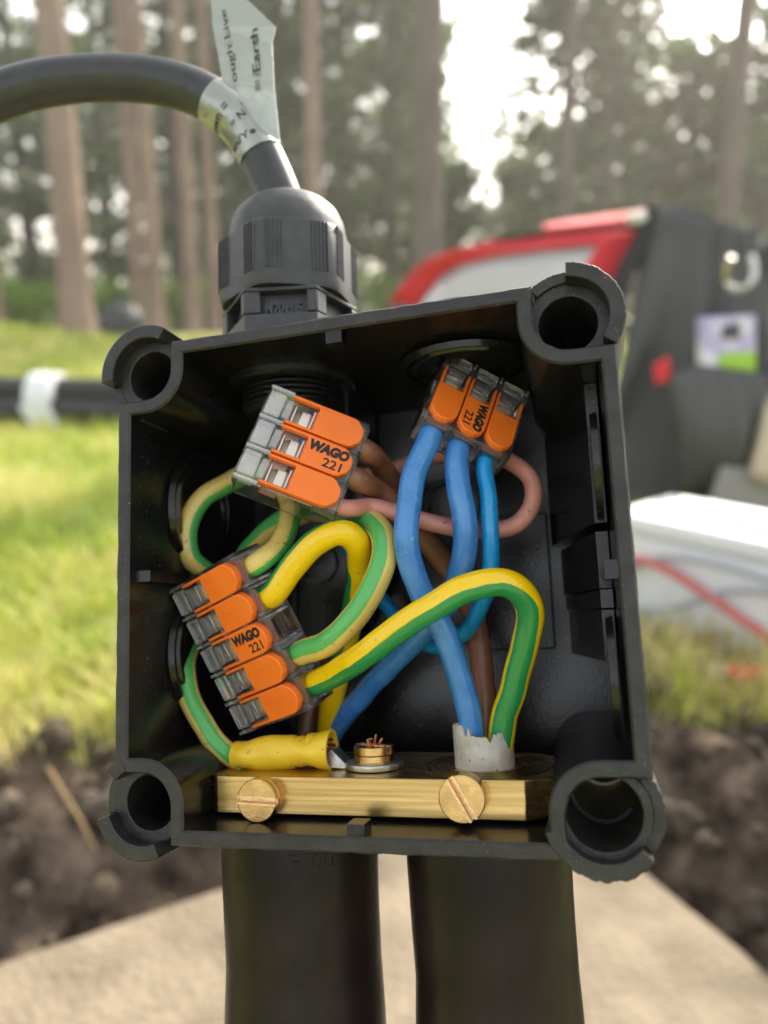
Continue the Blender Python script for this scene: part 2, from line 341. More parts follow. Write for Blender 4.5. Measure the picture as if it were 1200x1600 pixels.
# ================================================================== CABLE GLAND on the top wall
GX, GZ = -17.6, -21.5
GB = 39.8
gl = thing('cable_gland', 'grey black nylon cable gland with hexagonal dome nut screwed into the box top', 'cable gland', M_BOX @ Matrix.Translation(Vector((GX, GB, GZ)) * .001))
def hexpts(r, rot, n=6): return [(r * math.cos(R(rot + 360 * i / n)), r * math.sin(R(rot + 360 * i / n))) for i in range(n)]
# base hexagon with moulded windows (x,z plane); toward viewer is +z
def to_xz(pts): return [(a, b) for a, b in pts]
bm = bmesh.new(); HB = 11.7; rb = 12.9; rot_b = 46
hp = hexpts(rb, rot_b)
prism(bm, hexpts(rb - 2.4, rot_b), .3, HB - .3, 'y'); prism(bm, hexpts(rb, rot_b), HB - .8, HB, 'y'); prism(bm, hexpts(rb, rot_b), 0, 6.7, 'y')
for i in range(6):
    a, b_ = Vector(hp[i]), Vector(hp[(i + 1) % 6]); u = (b_ - a).normalized(); nrm = Vector((a + b_)).normalized()
    for t0, t1 in ((0, .14), (.78, 1)):
        q = [a + (b_ - a) * t0, a + (b_ - a) * t1, a + (b_ - a) * t1 - nrm * 1.6, a + (b_ - a) * t0 - nrm * 1.6]
        prism(bm, [(v.x, v.y) for v in q], 6.8, HB - .9, 'y')
base_part = obj('hex_body', bm, GLAND, gl, bevel=.22)
# lettering inside the front window
i0 = 0
a, b_ = Vector(hp[0]), Vector(hp[1]); nrm = (a + b_).normalized(); u = (a - b_).normalized()
mid = (a + b_) * .5 - nrm * (2.4 * math.cos(R(30)) - .02)
Mt = Matrix(((u.x, 0, nrm.x, mid.x - u.x * 3.0), (0, 1, 0, 7.0), (u.y, 0, nrm.y, mid.y - u.y * 3.0), (0, 0, 0, 1)))
obj('lettering', text_bm('M20x1.5', 6.6, 2.3, Mt, .5, .015), mat('raised gland lettering', (.06, .06, .065), .5), gl, smooth=None)
# dome nut
NB = HB - .2; NH = 13.0; rn = 13.7; rot_n = 30.5
bm = bmesh.new(); pts = hexpts(rn, rot_n)
def blend(k, r1): # hex -> round
    out = []
    for i in range(72):
        an = 2 * math.pi * i / 72; t = (math.degrees(an) - rot_n) % 60; rh = rn * math.cos(R(30)) / math.cos(R(t - 30)); rh = min(rh, 13.0)
        rad = rh * (1 - k) + r1 * k; out.append((rad * math.cos(an), rad * math.sin(an)))
    return out
prof = [(0, .0, 10.5, None)]
levels = [(1, 10.6, 0), (1, 10.9, .3), (.35, 11.6, .3), (0, 0, 1.3), (0, 0, NH - 1.0), (0.25, 11.6, NH - .3), (1, 11.4, NH), (1, 11.3, NH + 1.6), (1, 10.9, NH + 3.8), (1, 10.0, NH + 5.8), (1, 8.4, NH + 7.5), (1, 6.6, NH + 8.6), (1, 5.2, NH + 9.0), (1, 4.6, NH + 8.4), (1, 4.6, NH + 2)]
rg = []
for k, r1, h in levels: rg.append([bm.verts.new((p[0], NB + h, p[1])) for p in blend(k, r1)])
for A, B in zip(rg, rg[1:]):
    for i in range(72): bm.faces.new((A[i], A[(i + 1) % 72], B[(i + 1) % 72], B[i]))
bm.faces.new(rg[0]); bm.faces.new(rg[-1]); bmesh.ops.recalc_face_normals(bm, faces=bm.faces)
nut = obj('dome_nut', bm, GLAND, gl, smooth=28)
bm = bmesh.new()
for i in range(6):                        # groups of grip ribs on both sides of every corner
    a, b_ = Vector(pts[i]), Vector(pts[(i + 1) % 6]); nrm = (a + b_).normalized()
    for t in (.10, .15, .20, .25, .30, .70, .75, .80, .85, .90):
        q = a + (b_ - a) * t; u = (b_ - a).normalized() * .14
        prism(bm, [(q.x - u.x - nrm.x * .2, q.y - u.y - nrm.y * .2), (q.x - u.x * .5 + nrm.x * .22, q.y - u.y * .5 + nrm.y * .22), (q.x + u.x * .5 + nrm.x * .22, q.y + u.y * .5 + nrm.y * .22), (q.x + u.x - nrm.x * .2, q.y + u.y - nrm.y * .2)], NB + 3.0, NB + NH - .6, 'y')
obj('grip_rib', bm, GLAND, nut, smooth=None)
bm = bmesh.new(); pr_ = [(8.2, 0)]
for i in range(7): pr_ += [(9.2, -.4 - i), (9.2, -.7 - i), (8.5, -.9 - i)]
pr_ += [(8.2, -8), (6.5, -8), (6.5, -1)]
lathe(bm, (0, -1.2, 0), (0, 1, 0), pr_, 64); obj('thread', bm, BLKS, gl, smooth=50)
# the lock nut ring against the inside of the top wall
bm = bmesh.new(); lathe(bm, (0, -4.2, 0), (0, 1, 0), [(9.4, 0), (11.6, 0), (12, .4), (12, 1.6), (9.4, 1.6)], 64, closed_prof=True); obj('seal_ring', bm, BLKS, gl)

# ================================================================== SUPPLY CABLE and its wrapped label
top = GB + NB + 12
cpts = [(GX, top - 4, GZ), (GX - .2, top + 7, GZ + .2)]
for px, py, z in ((409, 245, -20.5), (372, 190, -18.5), (315, 148, -16.5), (240, 126, -14), (150, 122, -11), (60, 132, -8), (-20, 158, -5), (-110, 205, -2), (-220, 290, 2)):
    p = BP(px, py, z); cpts.append((p.x, p.y, p.z))
bm = bmesh.new(); tube(bm, [(*p, 0) for p in cpts], 4.35, 1.2, 40); tag(obj('power_cable', bm, RUB, M=M_BOX), 'thick round black cable bending left out of the top gland', 'cable')
LBLM, N_, L_, b_ = new_mat('silver label film'); b_.inputs['Base Color'].default_value = (.5, .53, .5, 1); b_.inputs['Metallic'].default_value = .65; b_.inputs['Roughness'].default_value = .27; wn = N_.new('ShaderNodeTexNoise'); wn.inputs['Scale'].default_value = 160; wb = N_.new('ShaderNodeBump'); wb.inputs['Strength'].default_value = .8; wb.inputs['Distance'].default_value = .0012; tcc = N_.new('ShaderNodeTexCoord'); L_.new(tcc.outputs['Object'], wn.inputs[0]); L_.new(wn.outputs['Fac'], wb.inputs['Height']); L_.new(wb.outputs[0], b_.inputs['Normal'])
tl = N_.new('ShaderNodeBsdfTranslucent'); tl.inputs[0].default_value = (.5, .55, .48, 1); mx = N_.new('ShaderNodeMixShader'); mx.inputs[0].default_value = .3
L_.new(b_.outputs[0], mx.inputs[1]); L_.new(tl.outputs[0], mx.inputs[2]); L_.new(mx.outputs[0], N_['Material Output'].inputs[0])
cs = catmull([(*p, 0) for p in cpts], 1.2)
# portion of the cable under the label
p_lo, p_hi = BP(410, 245, -20.5), BP(335, 160, -17.2)
i_lo = min(range(len(cs)), key=lambda i: (cs[i][0] - p_lo).length); i_hi = min(range(len(cs)), key=lambda i: (cs[i][0] - p_hi).length)
seg_pts = [(*cs[i][0], 0) for i in range(i_lo, i_hi + 1)]
lab = thing('cable_label', 'silver wiring colour label wrapped round the black cable with its flag sticking up', 'label', M_BOX @ Matrix.Translation(Vector(seg_pts[0][:3]) * .001))
off0 = Vector(seg_pts[0][:3])
bm = bmesh.new(); tube(bm, [(p[0] - off0.x, p[1] - off0.y, p[2] - off0.z, 0) for p in seg_pts], 4.6, 1.2, 40); obj('wrap', bm, LBLM, lab)
fl = [(326, -70, -15), (352, -34, -15), (431, 42, -17), (425, 68, -17.5), (428, 130, -18.5), (437, 222, -18.5), (404, 200, -16), (378, 160, -14.5), (350, 140, -14.5), (343, 100, -14.2), (332, 40, -14.2)]
fp = [BP(*q) - off0 for q in fl]
def flag_z(p):   # slight curl across the flag
    return p
bm = bmesh.new()
fv = [bm.verts.new(v) for v in fp]; f = bm.faces.new(fv); ex = bmesh.ops.extrude_face_region(bm, geom=[f]); bmesh.ops.translate(bm, vec=(0, 0, -.18), verts=[v for v in ex['geom'] if isinstance(v, bmesh.types.BMVert)])
bmesh.ops.triangulate(bm, faces=[f for f in bm.faces if len(f.verts) > 4]); bmesh.ops.recalc_face_normals(bm, faces=bm.faces)
flag = obj('flag', bm, LBLM, lab, smooth=None)
def flagtext(s, p0, p1, hh, z_up=.45):   # along the line from pixel p0 to p1 on the flag
    A, B = BP(*p0) - off0, BP(*p1) - off0; u = (B - A).normalized(); nrm = Vector((0, 0, 1)); nrm = (nrm - u * nrm.dot(u)).normalized(); v = nrm.cross(u)
    M = Matrix(((u.x, v.x, nrm.x, A.x), (u.y, v.y, nrm.y, A.y), (u.z, v.z, nrm.z, A.z + z_up), (0, 0, 0, 1)))
    obj('lettering', text_bm(s, (B - A).length, hh, M, .03, .004), INK, flag, smooth=None)
flagtext('ough Live', (376, 128, -14.4), (357, 15, -14.6), 1.65)
flagtext('= Earth', (411, 142, -17.0), (404, 46, -16.6), 1.65)
def wraptext(s, t0, ang, w_, h_):        # t0 fraction along the wrap, angle round the cable (deg, 0 = viewer, + = up/right)
    n_ = len(seg_pts); bmt = text_bm(s, w_, h_, Matrix.Identity(4), .03, .005)
    for v in bmt.verts:
        a = R(ang) - v.co.x / 4.62; d = t0 * (n_ - 1) + v.co.y / 1.2
        d = max(0, min(n_ - 1.001, d)); i = int(d); f_ = d - i
        A, B = Vector(seg_pts[i][:3]), Vector(seg_pts[min(i + 1, n_ - 1)][:3]); q = A.lerp(B, f_)
        T = (Vector(seg_pts[min(i + 2, n_ - 1)][:3]) - Vector(seg_pts[max(i - 1, 0)][:3])).normalized(); N0 = Vector((0, 0, 1)); N0 = (N0 - T * N0.dot(T)).normalized(); B0 = N0.cross(T) * -1
        v.co = q - off0 + (N0 * math.cos(a) - B0 * math.sin(a)) * (4.66 + v.co.z)
    obj('lettering', bmt, INK, lab, smooth=None)
WT = [('own =', .62, 78, 6.6, 1.35), ('= N', .42, 22, 3.6, 1.35), ('en/Ye', .14, 62, 6.8, 1.5)]

# ================================================================== LEVER CONNECTORS
LL, PT = 18.4, 5.8
def connector(npole, cap=None):
    Wd = PT * npole + 1.2; root = bpy.data.objects.new('lever_connector', None); col.objects.link(root); root.empty_display_size = .01
    y_ = lambda k: .6 + PT * (k + .5) - Wd / 2
    X0 = -LL / 2
    bm = bmesh.new()
    bx(bm, X0, X0 + LL, -Wd / 2, Wd / 2, -8.3, -.9)
    # inner faces of the hollow moulding
    housing = obj('housing', bm, CLR, root, bevel=.55, seg=3)
    bm = bmesh.new()
    for k in range(npole):
        y = y_(k); bx(bm, X0 + .5, X0 + 3.4, y - 2.2, y + 2.2, -.85, -.1); bx(bm, X0 + 3.6, X0 + 4.9, y - 1.8, y + 1.8, -2.4, -.6)
        bx(bm, X0 + .3, X0 + 3.0, y - 1.9, y + 1.9, -6.5, -2.0)
    for k in range(npole + 1):
        y = .6 + PT * k - Wd / 2; hw = .3
        bx(bm, X0 + .2, X0 + 4.6, max(-Wd / 2, y - hw), min(Wd / 2, y + hw), -.88, .05)
    o = obj('end_cap', bm, cap or CLR2, root, bevel=.18)
    bm = bmesh.new()                     # wire entry funnels
    for k in range(npole):
        y = y_(k)
        for (a, b_, c_, d_) in ((y - 2.75, y - 2.2, -7.6, -1.4), (y + 2.2, y + 2.75, -7.6, -1.4), (y - 2.15, y + 2.15, -7.9, -7.2), (y - 2.15, y + 2.15, -1.9, -1.3)):
            bx(bm, X0 + LL - 4.2, X0 + LL + .25, a, b_, c_, d_)
    obj('wire_entry', bm, CLR2, root, bevel=.12)
    bm = bmesh.new(); bx(bm, X0 + 4.6, X0 + 7.6, -Wd / 2 + 1.1, Wd / 2 - 1.1, -6.6, -6.0); bx(bm, X0 + 4.4, X0 + 4.9, -Wd / 2 + 1.1, Wd / 2 - 1.1, -6.0, -3.2); obj('busbar', bm, COP, root, bevel=.1)
    for k in range(npole):
        y = y_(k)
        bm = bmesh.new()
        bx(bm, X0 + 5.2, X0 + 5.6, y - 1.75, y + 1.75, -4.5, -1.5); bx(bm, X0 + 8.6, X0 + 9.0, y - 1.75, y + 1.75, -4.5, -1.1)
        prism(bm, [(X0 + 5.6, -3.4), (X0 + 6.6, -2.2), (X0 + 8.2, -2.1), (X0 + 8.6, -2.6), (X0 + 8.6, -3.0), (X0 + 8.0, -2.5), (X0 + 6.7, -2.6), (X0 + 5.6, -3.9)], y - 1.45, y + 1.45, 'y')
        bx(bm, X0 + 5.6, X0 + 14, y - 1.6, y + 1.6, -5.7, -5.3)
        obj('spring_clamp', bm, TIN, root, bevel=.1)
        w2, aw = 2.72, .52
        rx = X0 + 17.9; cr = 2.0
        out = [(X0 + 4.4, w2 - .1), (X0 + 5.2, w2)] + arc((rx - cr - .5, w2 - cr), cr, 90, 35, 5) + arc((rx - 3.6, 0), 3.6, 22, -22, 6) + arc((rx - cr - .5, -w2 + cr), cr, -35, -90, 5) + [(X0 + 5.2, -w2), (X0 + 4.4, -w2 + .1), (X0 + 4.4, -w2 + aw), (X0 + 9.4, -w2 + aw), (X0 + 9.4, w2 - aw), (X0 + 4.4, w2 - aw)]
        bm = bmesh.new(); prism(bm, [(a, b_ + y) for a, b_ in out], -1.35, .32)
        lv = obj('lever', bm, ORG, root, bevel=.3, seg=3)
        bm = bmesh.new(); bx(bm, X0 + 8.9, X0 + 9.35, y - 2.1, y + 2.1, -3.4, -1.4); bx(bm, X0 + 9.4, X0 + 16, y - 2.1, y - 1.7, -3.6, -1.38); bx(bm, X0 + 9.4, X0 + 16, y + 1.7, y + 2.1, -3.6, -1.38); obj('lever_cam', bm, ORG, root)
        if k == npole // 2:
            M = Matrix.Translation((X0 + 9.9, y + .15, .325)); obj('logo', text_bm('WAGO', 7.2, 1.95, M, .03, .075, .1), INK, lv, smooth=None)
            M = Matrix.Translation((X0 + 13.1, y - 1.95, .325)); obj('number', text_bm('221', 3.3, 1.65, M, .03, .02), INK, lv, smooth=None)
    # moulded marking along the long side
    Mt = Matrix(((1, 0, 0, X0 + 2.5), (0, 0, -1, -Wd / 2 - .02), (0, 1, 0, -5.6), (0, 0, 0, 1)))
    return root
def copy_tree(o, parent=None):
    c = o.copy(); col.objects.link(c); c.parent = parent
    if parent: c.matrix_parent_inverse = o.matrix_parent_inverse.copy()
    for ch in [x for x in bpy.data.objects if x.parent == o]: copy_tree(ch, c)
    return c
CON = {}
def pose(root, q, s, key, Wd):
    Mx = Matrix.Translation(Vector(q[3:6]) * .001) @ Matrix.Rotation(Vector((q[0], q[1])).length, 4, Vector((q[0], q[1], 0))) @ Matrix.Rotation(q[2], 4, 'Z') @ Matrix.Scale(s, 4)
    root.matrix_world = M_BOX @ Mx; L4 = Matrix.Translation(Vector(q[3:6])) @ Mx.to_3x3().to_4x4(); CON[key] = (L4, Wd)
def slot(key, k, dx=0, dz=0):
    M, Wd = CON[key]; return tuple(M @ Vector((LL / 2 + dx, .6 + PT * (k + .5) - Wd / 2, -4.7 + dz)))
cA = connector(3, CLR3); cB = connector(3); cC = connector(5, CLR4)
pose(cA, (-.158, .451, -.365, -8.809, 20.281, -4.064), .95, 'A', 18.6)
pose(cB, (-.405, .617, -1.955, 18.347, 27.918, -15.4), .87, 'B', 18.6)
pose(cC, (.344, -.302, .351, -24.726, -11.364, -11.095), .95, 'C', 30.2)
G_ = 'clear lever connectors inside the junction box'
tag(cA, 'three lever clear connector with orange levers joining brown and pink wires', 'wire connector', G_)
tag(cB, 'three lever clear connector at upper right gripping the blue wires', 'wire connector', G_)
tag(cC, 'five lever clear connector with orange levers gripping the green and yellow wires', 'wire connector', G_)

# ================================================================== WIRES
def wire(pts, r, m, name, label, cat='wire', group='insulated wires inside the junction box', wob=.012, rolls=None):
    P = []
    for i, p in enumerate(pts):
        if p[0] == 's': q = slot(p[1], p[2], p[3]); e = p[4:]
        elif p[0] == 'b': q = p[1:4]; e = p[4:]
        else: q = tuple(BP(*p[:3])); e = p[3:]
        P.append((*q, *(e if e else (0,))))
    bm = bmesh.new(); tube(bm, P, r, .7, 32, wob=wob); return tag(obj(name, bm, m, M=M_BOX), label, cat, group)
wire([('s', 'C', 0, -4, -62), ('s', 'C', 0, 1.5, -62), (562, 1027, -6.5, -62), (600, 1000, -4.5, -60), (680, 945, -3, -58), (745, 913, -4, -62), (795, 912, -6, -50), (826, 942, -9, -12), (823, 1000, -12, 2), (803, 1070, -15, 6), (787, 1130, -17, 6), (778, 1200, -18, 0)],
     2.12, GYV, 'earth_wire', 'bright yellow and green wire arching down into the grey sheath at right')
wire([('s', 'C', 3, -4, 75), ('s', 'C', 3, 1, 75), (465, 876, -9.2, 82), (492, 846, -8.8, 85), (528, 831, -9, 100), (556, 845, -11.5, 170), (562, 890, -17, 290), (553, 950, -23, 322), (538, 1010, -27, 330), (522, 1080, -29, 200), (514, 1140, -31, 180), (512, 1215, -32, 180)],
     2.2, GYV, 'earth_wire', 'bright yellow and green wire looping over the middle of the box behind the yellow lug')
wire([('s', 'C', 1, -4, 20), ('s', 'C', 1, 1, 15), (520, 1000, -10, 15), (556, 963, -9.2, 12), (586, 913, -9, 10), (600, 862, -10, 10), (588, 822, -13, 5), (540, 800, -18, 0), (480, 800, -22, 0), (424, 826, -25, -30), (385, 868, -27, -40), (372, 915, -30, -40), (380, 960, -34, -40)],
     2.1, GYP, 'earth_wire', 'pale yellow wire with green stripe curving under the pink wire')
wire([('s', 'C', 4, -4, -80), ('s', 'C', 4, 1, -80), (438, 848, -12, -85), (452, 815, -15, -85), (452, 782, -18, -85), (432, 750, -21, 0), (395, 738, -22, 60), (362, 752, -20, 75), (318, 779, -17, 80), (292, 822, -16, 80), (300, 872, -17, 80), (330, 900, -21, 70), (362, 925, -28, 40), (338, 955, -29, 45), (304, 992, -22.5, 45), (289, 1042, -17.5, 42), (299, 1095, -15.5, 40), (326, 1146, -14.5, 35), (356, 1178, -15, 25), (385, 1188, -14, 0)],
     1.9, GYP, 'earth_wire', 'pale yellow and green wire looping left and crimped into the yellow lug')
wire([('s', 'A', 0, -4), ('s', 'A', 0, 1), (575, 791, -14), (625, 803, -15), (690, 821, -17), (745, 830, -18.5), (797, 824, -20), (829, 792, -21), (829, 752, -22), (803, 724, -23), (755, 708, -26), (700, 711, -29), (645, 722, -31), (600, 738, -33), (550, 740, -34), (510, 690, -28), ('b', GX + 1, 34, GZ), ('b', GX + 1, 50, GZ)],
     1.5, PNK, 'live_wire', 'thin faded pink wire making a long hairpin loop to the right')
wire([('s', 'A', 1, -4), ('s', 'A', 1, 1), (588, 765, -17), (628, 800, -21), (668, 848, -25), (708, 900, -28), (740, 965, -28), (753, 1040, -25), (757, 1110, -22), (760, 1200, -20)],
     2.0, BRN, 'live_wire', 'brown wire running diagonally behind the blue wires to the grey sheath')
wire([('s', 'A', 2, -4), ('s', 'A', 2, 1), (592, 722, -19), (612, 765, -25), (603, 830, -32), (572, 920, -36), (530, 1010, -37), (492, 1085, -36), (480, 1150, -35), (482, 1215, -34)],
     2.0, BRN, 'live_wire', 'brown wire dropping from the connector deep behind the earth wires')
wire([('s', 'B', 0, -4), ('s', 'B', 0, .5), (650, 738, -10), (640, 785, -9), (636, 845, -8.5), (652, 915, -10.5), (688, 978, -12.5), (714, 1045, -14.5), (732, 1110, -16), (740, 1200, -17)],
     2.0, BLU, 'neutral_wire', 'thick blue wire leftmost in its connector bending right to the grey sheath')
wire([('s', 'B', 1, -4), ('s', 'B', 1, .5), (716, 758, -12), (724, 800, -12), (727, 852, -13), (710, 920, -17), (672, 975, -21), (620, 1030, -25), (563, 1090, -29), (520, 1145, -31), (500, 1215, -32)],
     2.0, BLU, 'neutral_wire', 'scuffed blue wire from middle slot crossing down left behind the yellow lug')
wire([('s', 'B', 2, -4), ('s', 'B', 2, .5), (764, 785, -14), (768, 860, -15), (756, 935, -19), (725, 988, -24), (682, 1010, -27), (640, 990, -29), (606, 948, -31), (570, 900, -33), (530, 830, -36), (500, 740, -34), ('b', GX - 1, 34, GZ), ('b', GX - 1, 50, GZ)],
     1.4, LBL, 'neutral_wire', 'thin bright sky blue wire at the right curling under the blue wires')

# ================================================================== EARTH BAR, screws, lug
ZF = -7.5
eb = thing('earth_bar', 'chamfered solid brass earth bar across the bottom of the box with slotted screws', 'earth bar', M_BOX)
oct_ = [(-26.3, ZF), (22.6, ZF), (26.9, ZF - 3.4), (26.9, -27), (22, -31), (-22, -31), (-27.8, -27), (-27.8, ZF - 1.8)]
bm = bmesh.new(); prism(bm, oct_, -36.9, -31.2, 'y'); obj('bar', bm, BRS, eb, bevel=.2)
bm = bmesh.new()
for r in (6.0, 7.3, 8.6, 9.9): lathe(bm, (15.5, -31.2, -18.5), (0, 1, 0), [(r, 0), (r, .12), (r + .5, .16), (r + .7, 0)], 64, closed_prof=True)
obj('turned_ring', bm, BRS2, eb)
def screw(c, axis, r, h, ang, parent, burr=True):
    X, Y, Z = basis(axis); a = R(ang)
    U = X * math.cos(a) + Y * math.sin(a); V = Z.cross(U); B4 = Matrix(((U.x, V.x, Z.x, c[0]), (U.y, V.y, Z.y, c[1]), (U.z, V.z, Z.z, c[2]), (0, 0, 0, 1)))
    bm = bmesh.new(); sl = .42; n = 20
    for sgn in (1, -1):                  # head halves either side of the slot
        a0 = math.asin(sl / r); pts = [(r * math.cos(a0 + (math.pi - 2 * a0) * i / n), sgn * r * math.sin(a0 + (math.pi - 2 * a0) * i / n)) for i in range(n + 1)]
        k = len(bm.verts); prism(bm, pts, h * .45, h); bm.verts.ensure_lookup_table()
    prism(bm, [(r * math.cos(2 * math.pi * i / 40), r * math.sin(2 * math.pi * i / 40)) for i in range(40)], -.3, h * .45 - .002)
    bmesh.ops.transform(bm, matrix=B4, verts=bm.verts); s = obj('screw', bm, BRS2, parent, bevel=.16)
    if burr:
        bm = bmesh.new(); nn = 14
        for sgn in (1, -1):
            for i in range(nn):
                x = -r * .98 + 2 * r * .98 * i / nn; j = random.uniform(.02, .16)
                bx(bm, x, x + 2 * r * .98 / nn, sgn * sl - .09 - (.14 if sgn < 0 else 0) , sgn * sl + .09 + (.14 if sgn > 0 else 0), h * .5, h + j)
        bx(bm, -r * .97, r * .97, -sl + .02, sl - .02, h * .45, h * .62)
        bmesh.ops.transform(bm, matrix=B4, verts=bm.verts); obj('slot_burr', bm, BRSW, s)
    return s
p1, p2 = BP(403, 1250, ZF + 2), BP(722, 1248, ZF + 2.2)
def zang(deg):   # turn so that the slot shows at this angle in the box's xy plane
    X, Y, Z = basis((0, 0, 1)); return deg - math.degrees(math.atan2(X.y, X.x))
screw((p1.x, p1.y, ZF), (0, 0, 1), 3.25, 2.6, zang(-2), eb); screw((p2.x, p2.y, ZF), (0, 0, 1), 3.4, 2.6, zang(-61), eb)
lug = thing('ring_terminal', 'yellow sleeved ring terminal lying on the brass bar, crimped on an earth wire', 'cable lug', M_BOX)
sx, sz = -2.2, -15.5
s3 = screw((sx, -30.05, sz), (0, 1, 0), 3.3, 2.5, 20, eb)
bm = bmesh.new()
for (a, l) in ((70, 2.2), (110, 1.6), (200, 1.2), (-10, 1.4)):
    tube(bm, [(sx + .6 * math.cos(R(a)), -27.9, sz + .4 * math.sin(R(a)), 0), (sx + 1.2 * math.cos(R(a)), -26.9, sz + .8 * math.sin(R(a)), 0), (sx + 1.0 * math.cos(R(a)) + .5, -27.9 + l, sz + 1.3 * math.sin(R(a)), 0, .4)], .22, .3, 8)
obj('swarf', bm, STR, s3)
bm = bmesh.new(); lathe(bm, (sx, -31.1, sz), (0, 1, 0), [(2.4, 0), (4.7, 0), (4.8, .2), (4.8, .9), (4.6, 1.05), (2.4, 1.05)], 56, closed_prof=True)
obj('ring', bm, ZINC, lug, bevel=.1)
q0 = BP(515, 1173, -15)
bm = bmesh.new(); prism(bm, [(q0.x + .8, -30.0 + 2.0), (q0.x + 3.2, -30.35), (sx - 3.6, -30.25), (sx - 3.6, -31.15), (q0.x + 2.6, -31.2), (q0.x - 1.5, -30.9), (q0.x - 1.5, -28.4)], sz - 2.0, sz + 1.9); obj('tongue', bm, ZINC, lug, bevel=.25)
# sleeve
A, B = BP(368, 1180, -14.5), BP(519, 1171, -14.5); n = 26; bm = bmesh.new(); rings = []
for i in range(n + 1):
    t = i / n; c = A.lerp(B, t); flat = 1 - .2 * math.exp(-((t - .78) / .07) ** 2) - .16 * math.exp(-((t - .12) / .1) ** 2) + .07 * math.exp(-((t - .38) / .12) ** 2); r = 2.75 if t < .8 else 2.75 + .55 * ((t - .8) / .2) ** .7
    r *= (.86 + .14 * min(1, t / .2)) ; cr = 1 - .13 * math.exp(-((t - .66) / .025) ** 2)
    rings.append([bm.verts.new((c.x + (0.5 * math.sin(a * 2) * .15 if t > .95 else 0), c.y + r * cr * flat * math.sin(a), c.z + r * (2.15 - flat - .15) * math.cos(a))) for a in [2 * math.pi * k / 32 for k in range(32)]])
for i in range(n):
    for k in range(32): bm.faces.new((rings[i][k], rings[i][(k + 1) % 32], rings[i + 1][(k + 1) % 32], rings[i + 1][k]))
inn = [bm.verts.new(v.co.lerp(B, .16)) for v in rings[-1]]; inn2 = [bm.verts.new(v.co.lerp(B, .2) - Vector((4, 0, 0))) for v in rings[-1]]
for a_, b2 in ((rings[-1], inn), (inn, inn2)):
    for k in range(32): bm.faces.new((a_[k], a_[(k + 1) % 32], b2[(k + 1) % 32], b2[k]))
bm.faces.new(inn2); i0 = [bm.verts.new(v.co.lerp(A, .25)) for v in rings[0]]
for k in range(32): bm.faces.new((rings[0][k], rings[0][(k + 1) % 32], i0[(k + 1) % 32], i0[k]))
bmesh.ops.recalc_face_normals(bm, faces=bm.faces); obj('sleeve', bm, SLV, lug, smooth=50)
bm = bmesh.new()
for k in range(16):
    a, r = random.uniform(0, 6.28), random.uniform(0, 1.7); y, z = B.y + r * math.sin(a), B.z + r * math.cos(a)
    tube(bm, [(B.x - 4.5, y, z, 0), (B.x - .6, y, z, 0), (B.x + random.uniform(-.5, .3), y - .1, z + .1, 0)], .3, .6, 8)
obj('copper_strand', bm, STR, lug)

# ================================================================== CABLES BELOW: glands, shrouds, sheath
down = w2b_dir((0, 0, -1))
def below(xc, label, top_r, brass, txt, tx_px):
    t = thing('armoured_cable', label, 'cable', M_BOX @ Matrix.Translation(Vector((xc, -41, -21)) * .001), 'armoured cables under the junction box')
    P = [(0, -.4, 0, 0, .985), (0, -1.2, 0, 0, 1.0), (0, -6, 0, 0, 1.0), (.1, -14, 0, 0, .985), (.3, -22, 0, 0, .975), (.3, -30, 0, 0, 1.0), (0, -40, -1, 0, 1.02), (0, -60, -3, 0, .9)]
    q = Vector((0, -60, -3)); dd = Vector((0, -1, 0))
    for i in range(9):
        dd = (dd * .6 + down * .4).normalized(); q = q + dd * 42; P.append((q.x, q.y, q.z, 0, .8))
    bm = bmesh.new(); tube(bm, P, top_r, 1.6, 64, wob=.0); s = obj('shroud', bm, SHR, t)
    bm = bmesh.new(); lathe(bm, (0, 3.2, 0), (0, -1, 0), [(5, -1.2), (9.2, -1.2), (9.8, -.6), (9.8, 1.2), (10.5, 1.25), (10.5, 2.2), (5, 2.2)], 48, closed_prof=True); obj('lock_nut', bm, BLKS, t)
    if brass:
        bm = bmesh.new(); lathe(bm, (0, .5, 0), (0, -1, 0), [(3, 0), (8.2, 0), (8.2, 1.6), (3, 1.6)], 40, closed_prof=True); obj('gland_body', bm, BRS2, t)
    # embossed lettering round the shroud's top
    for s_, ang, h0, w_, h_ in txt:
        bmt = text_bm(s_, w_, h_, Matrix.Identity(4), .22, .02)
        for v in bmt.verts:
            a = R(ang) + v.co.x / top_r; rr_ = top_r - .06 + v.co.z; v.co = Vector((rr_ * math.sin(a), h0 + v.co.y, rr_ * math.cos(a)))
        obj('lettering', bmt, SHR, s, smooth=None)
    return t
below(-17.6, 'black shrouded armoured cable standing under the left half of the box', 13.3, False, [('F700', 14, -4.6, 7.5, 2.6)], 0)
t2 = below(14.7, 'black shrouded armoured cable standing under the right half of the box, grey bedding inside', 13.1, True, [('08', -62, -4.8, 4.2, 2.6)], 0)
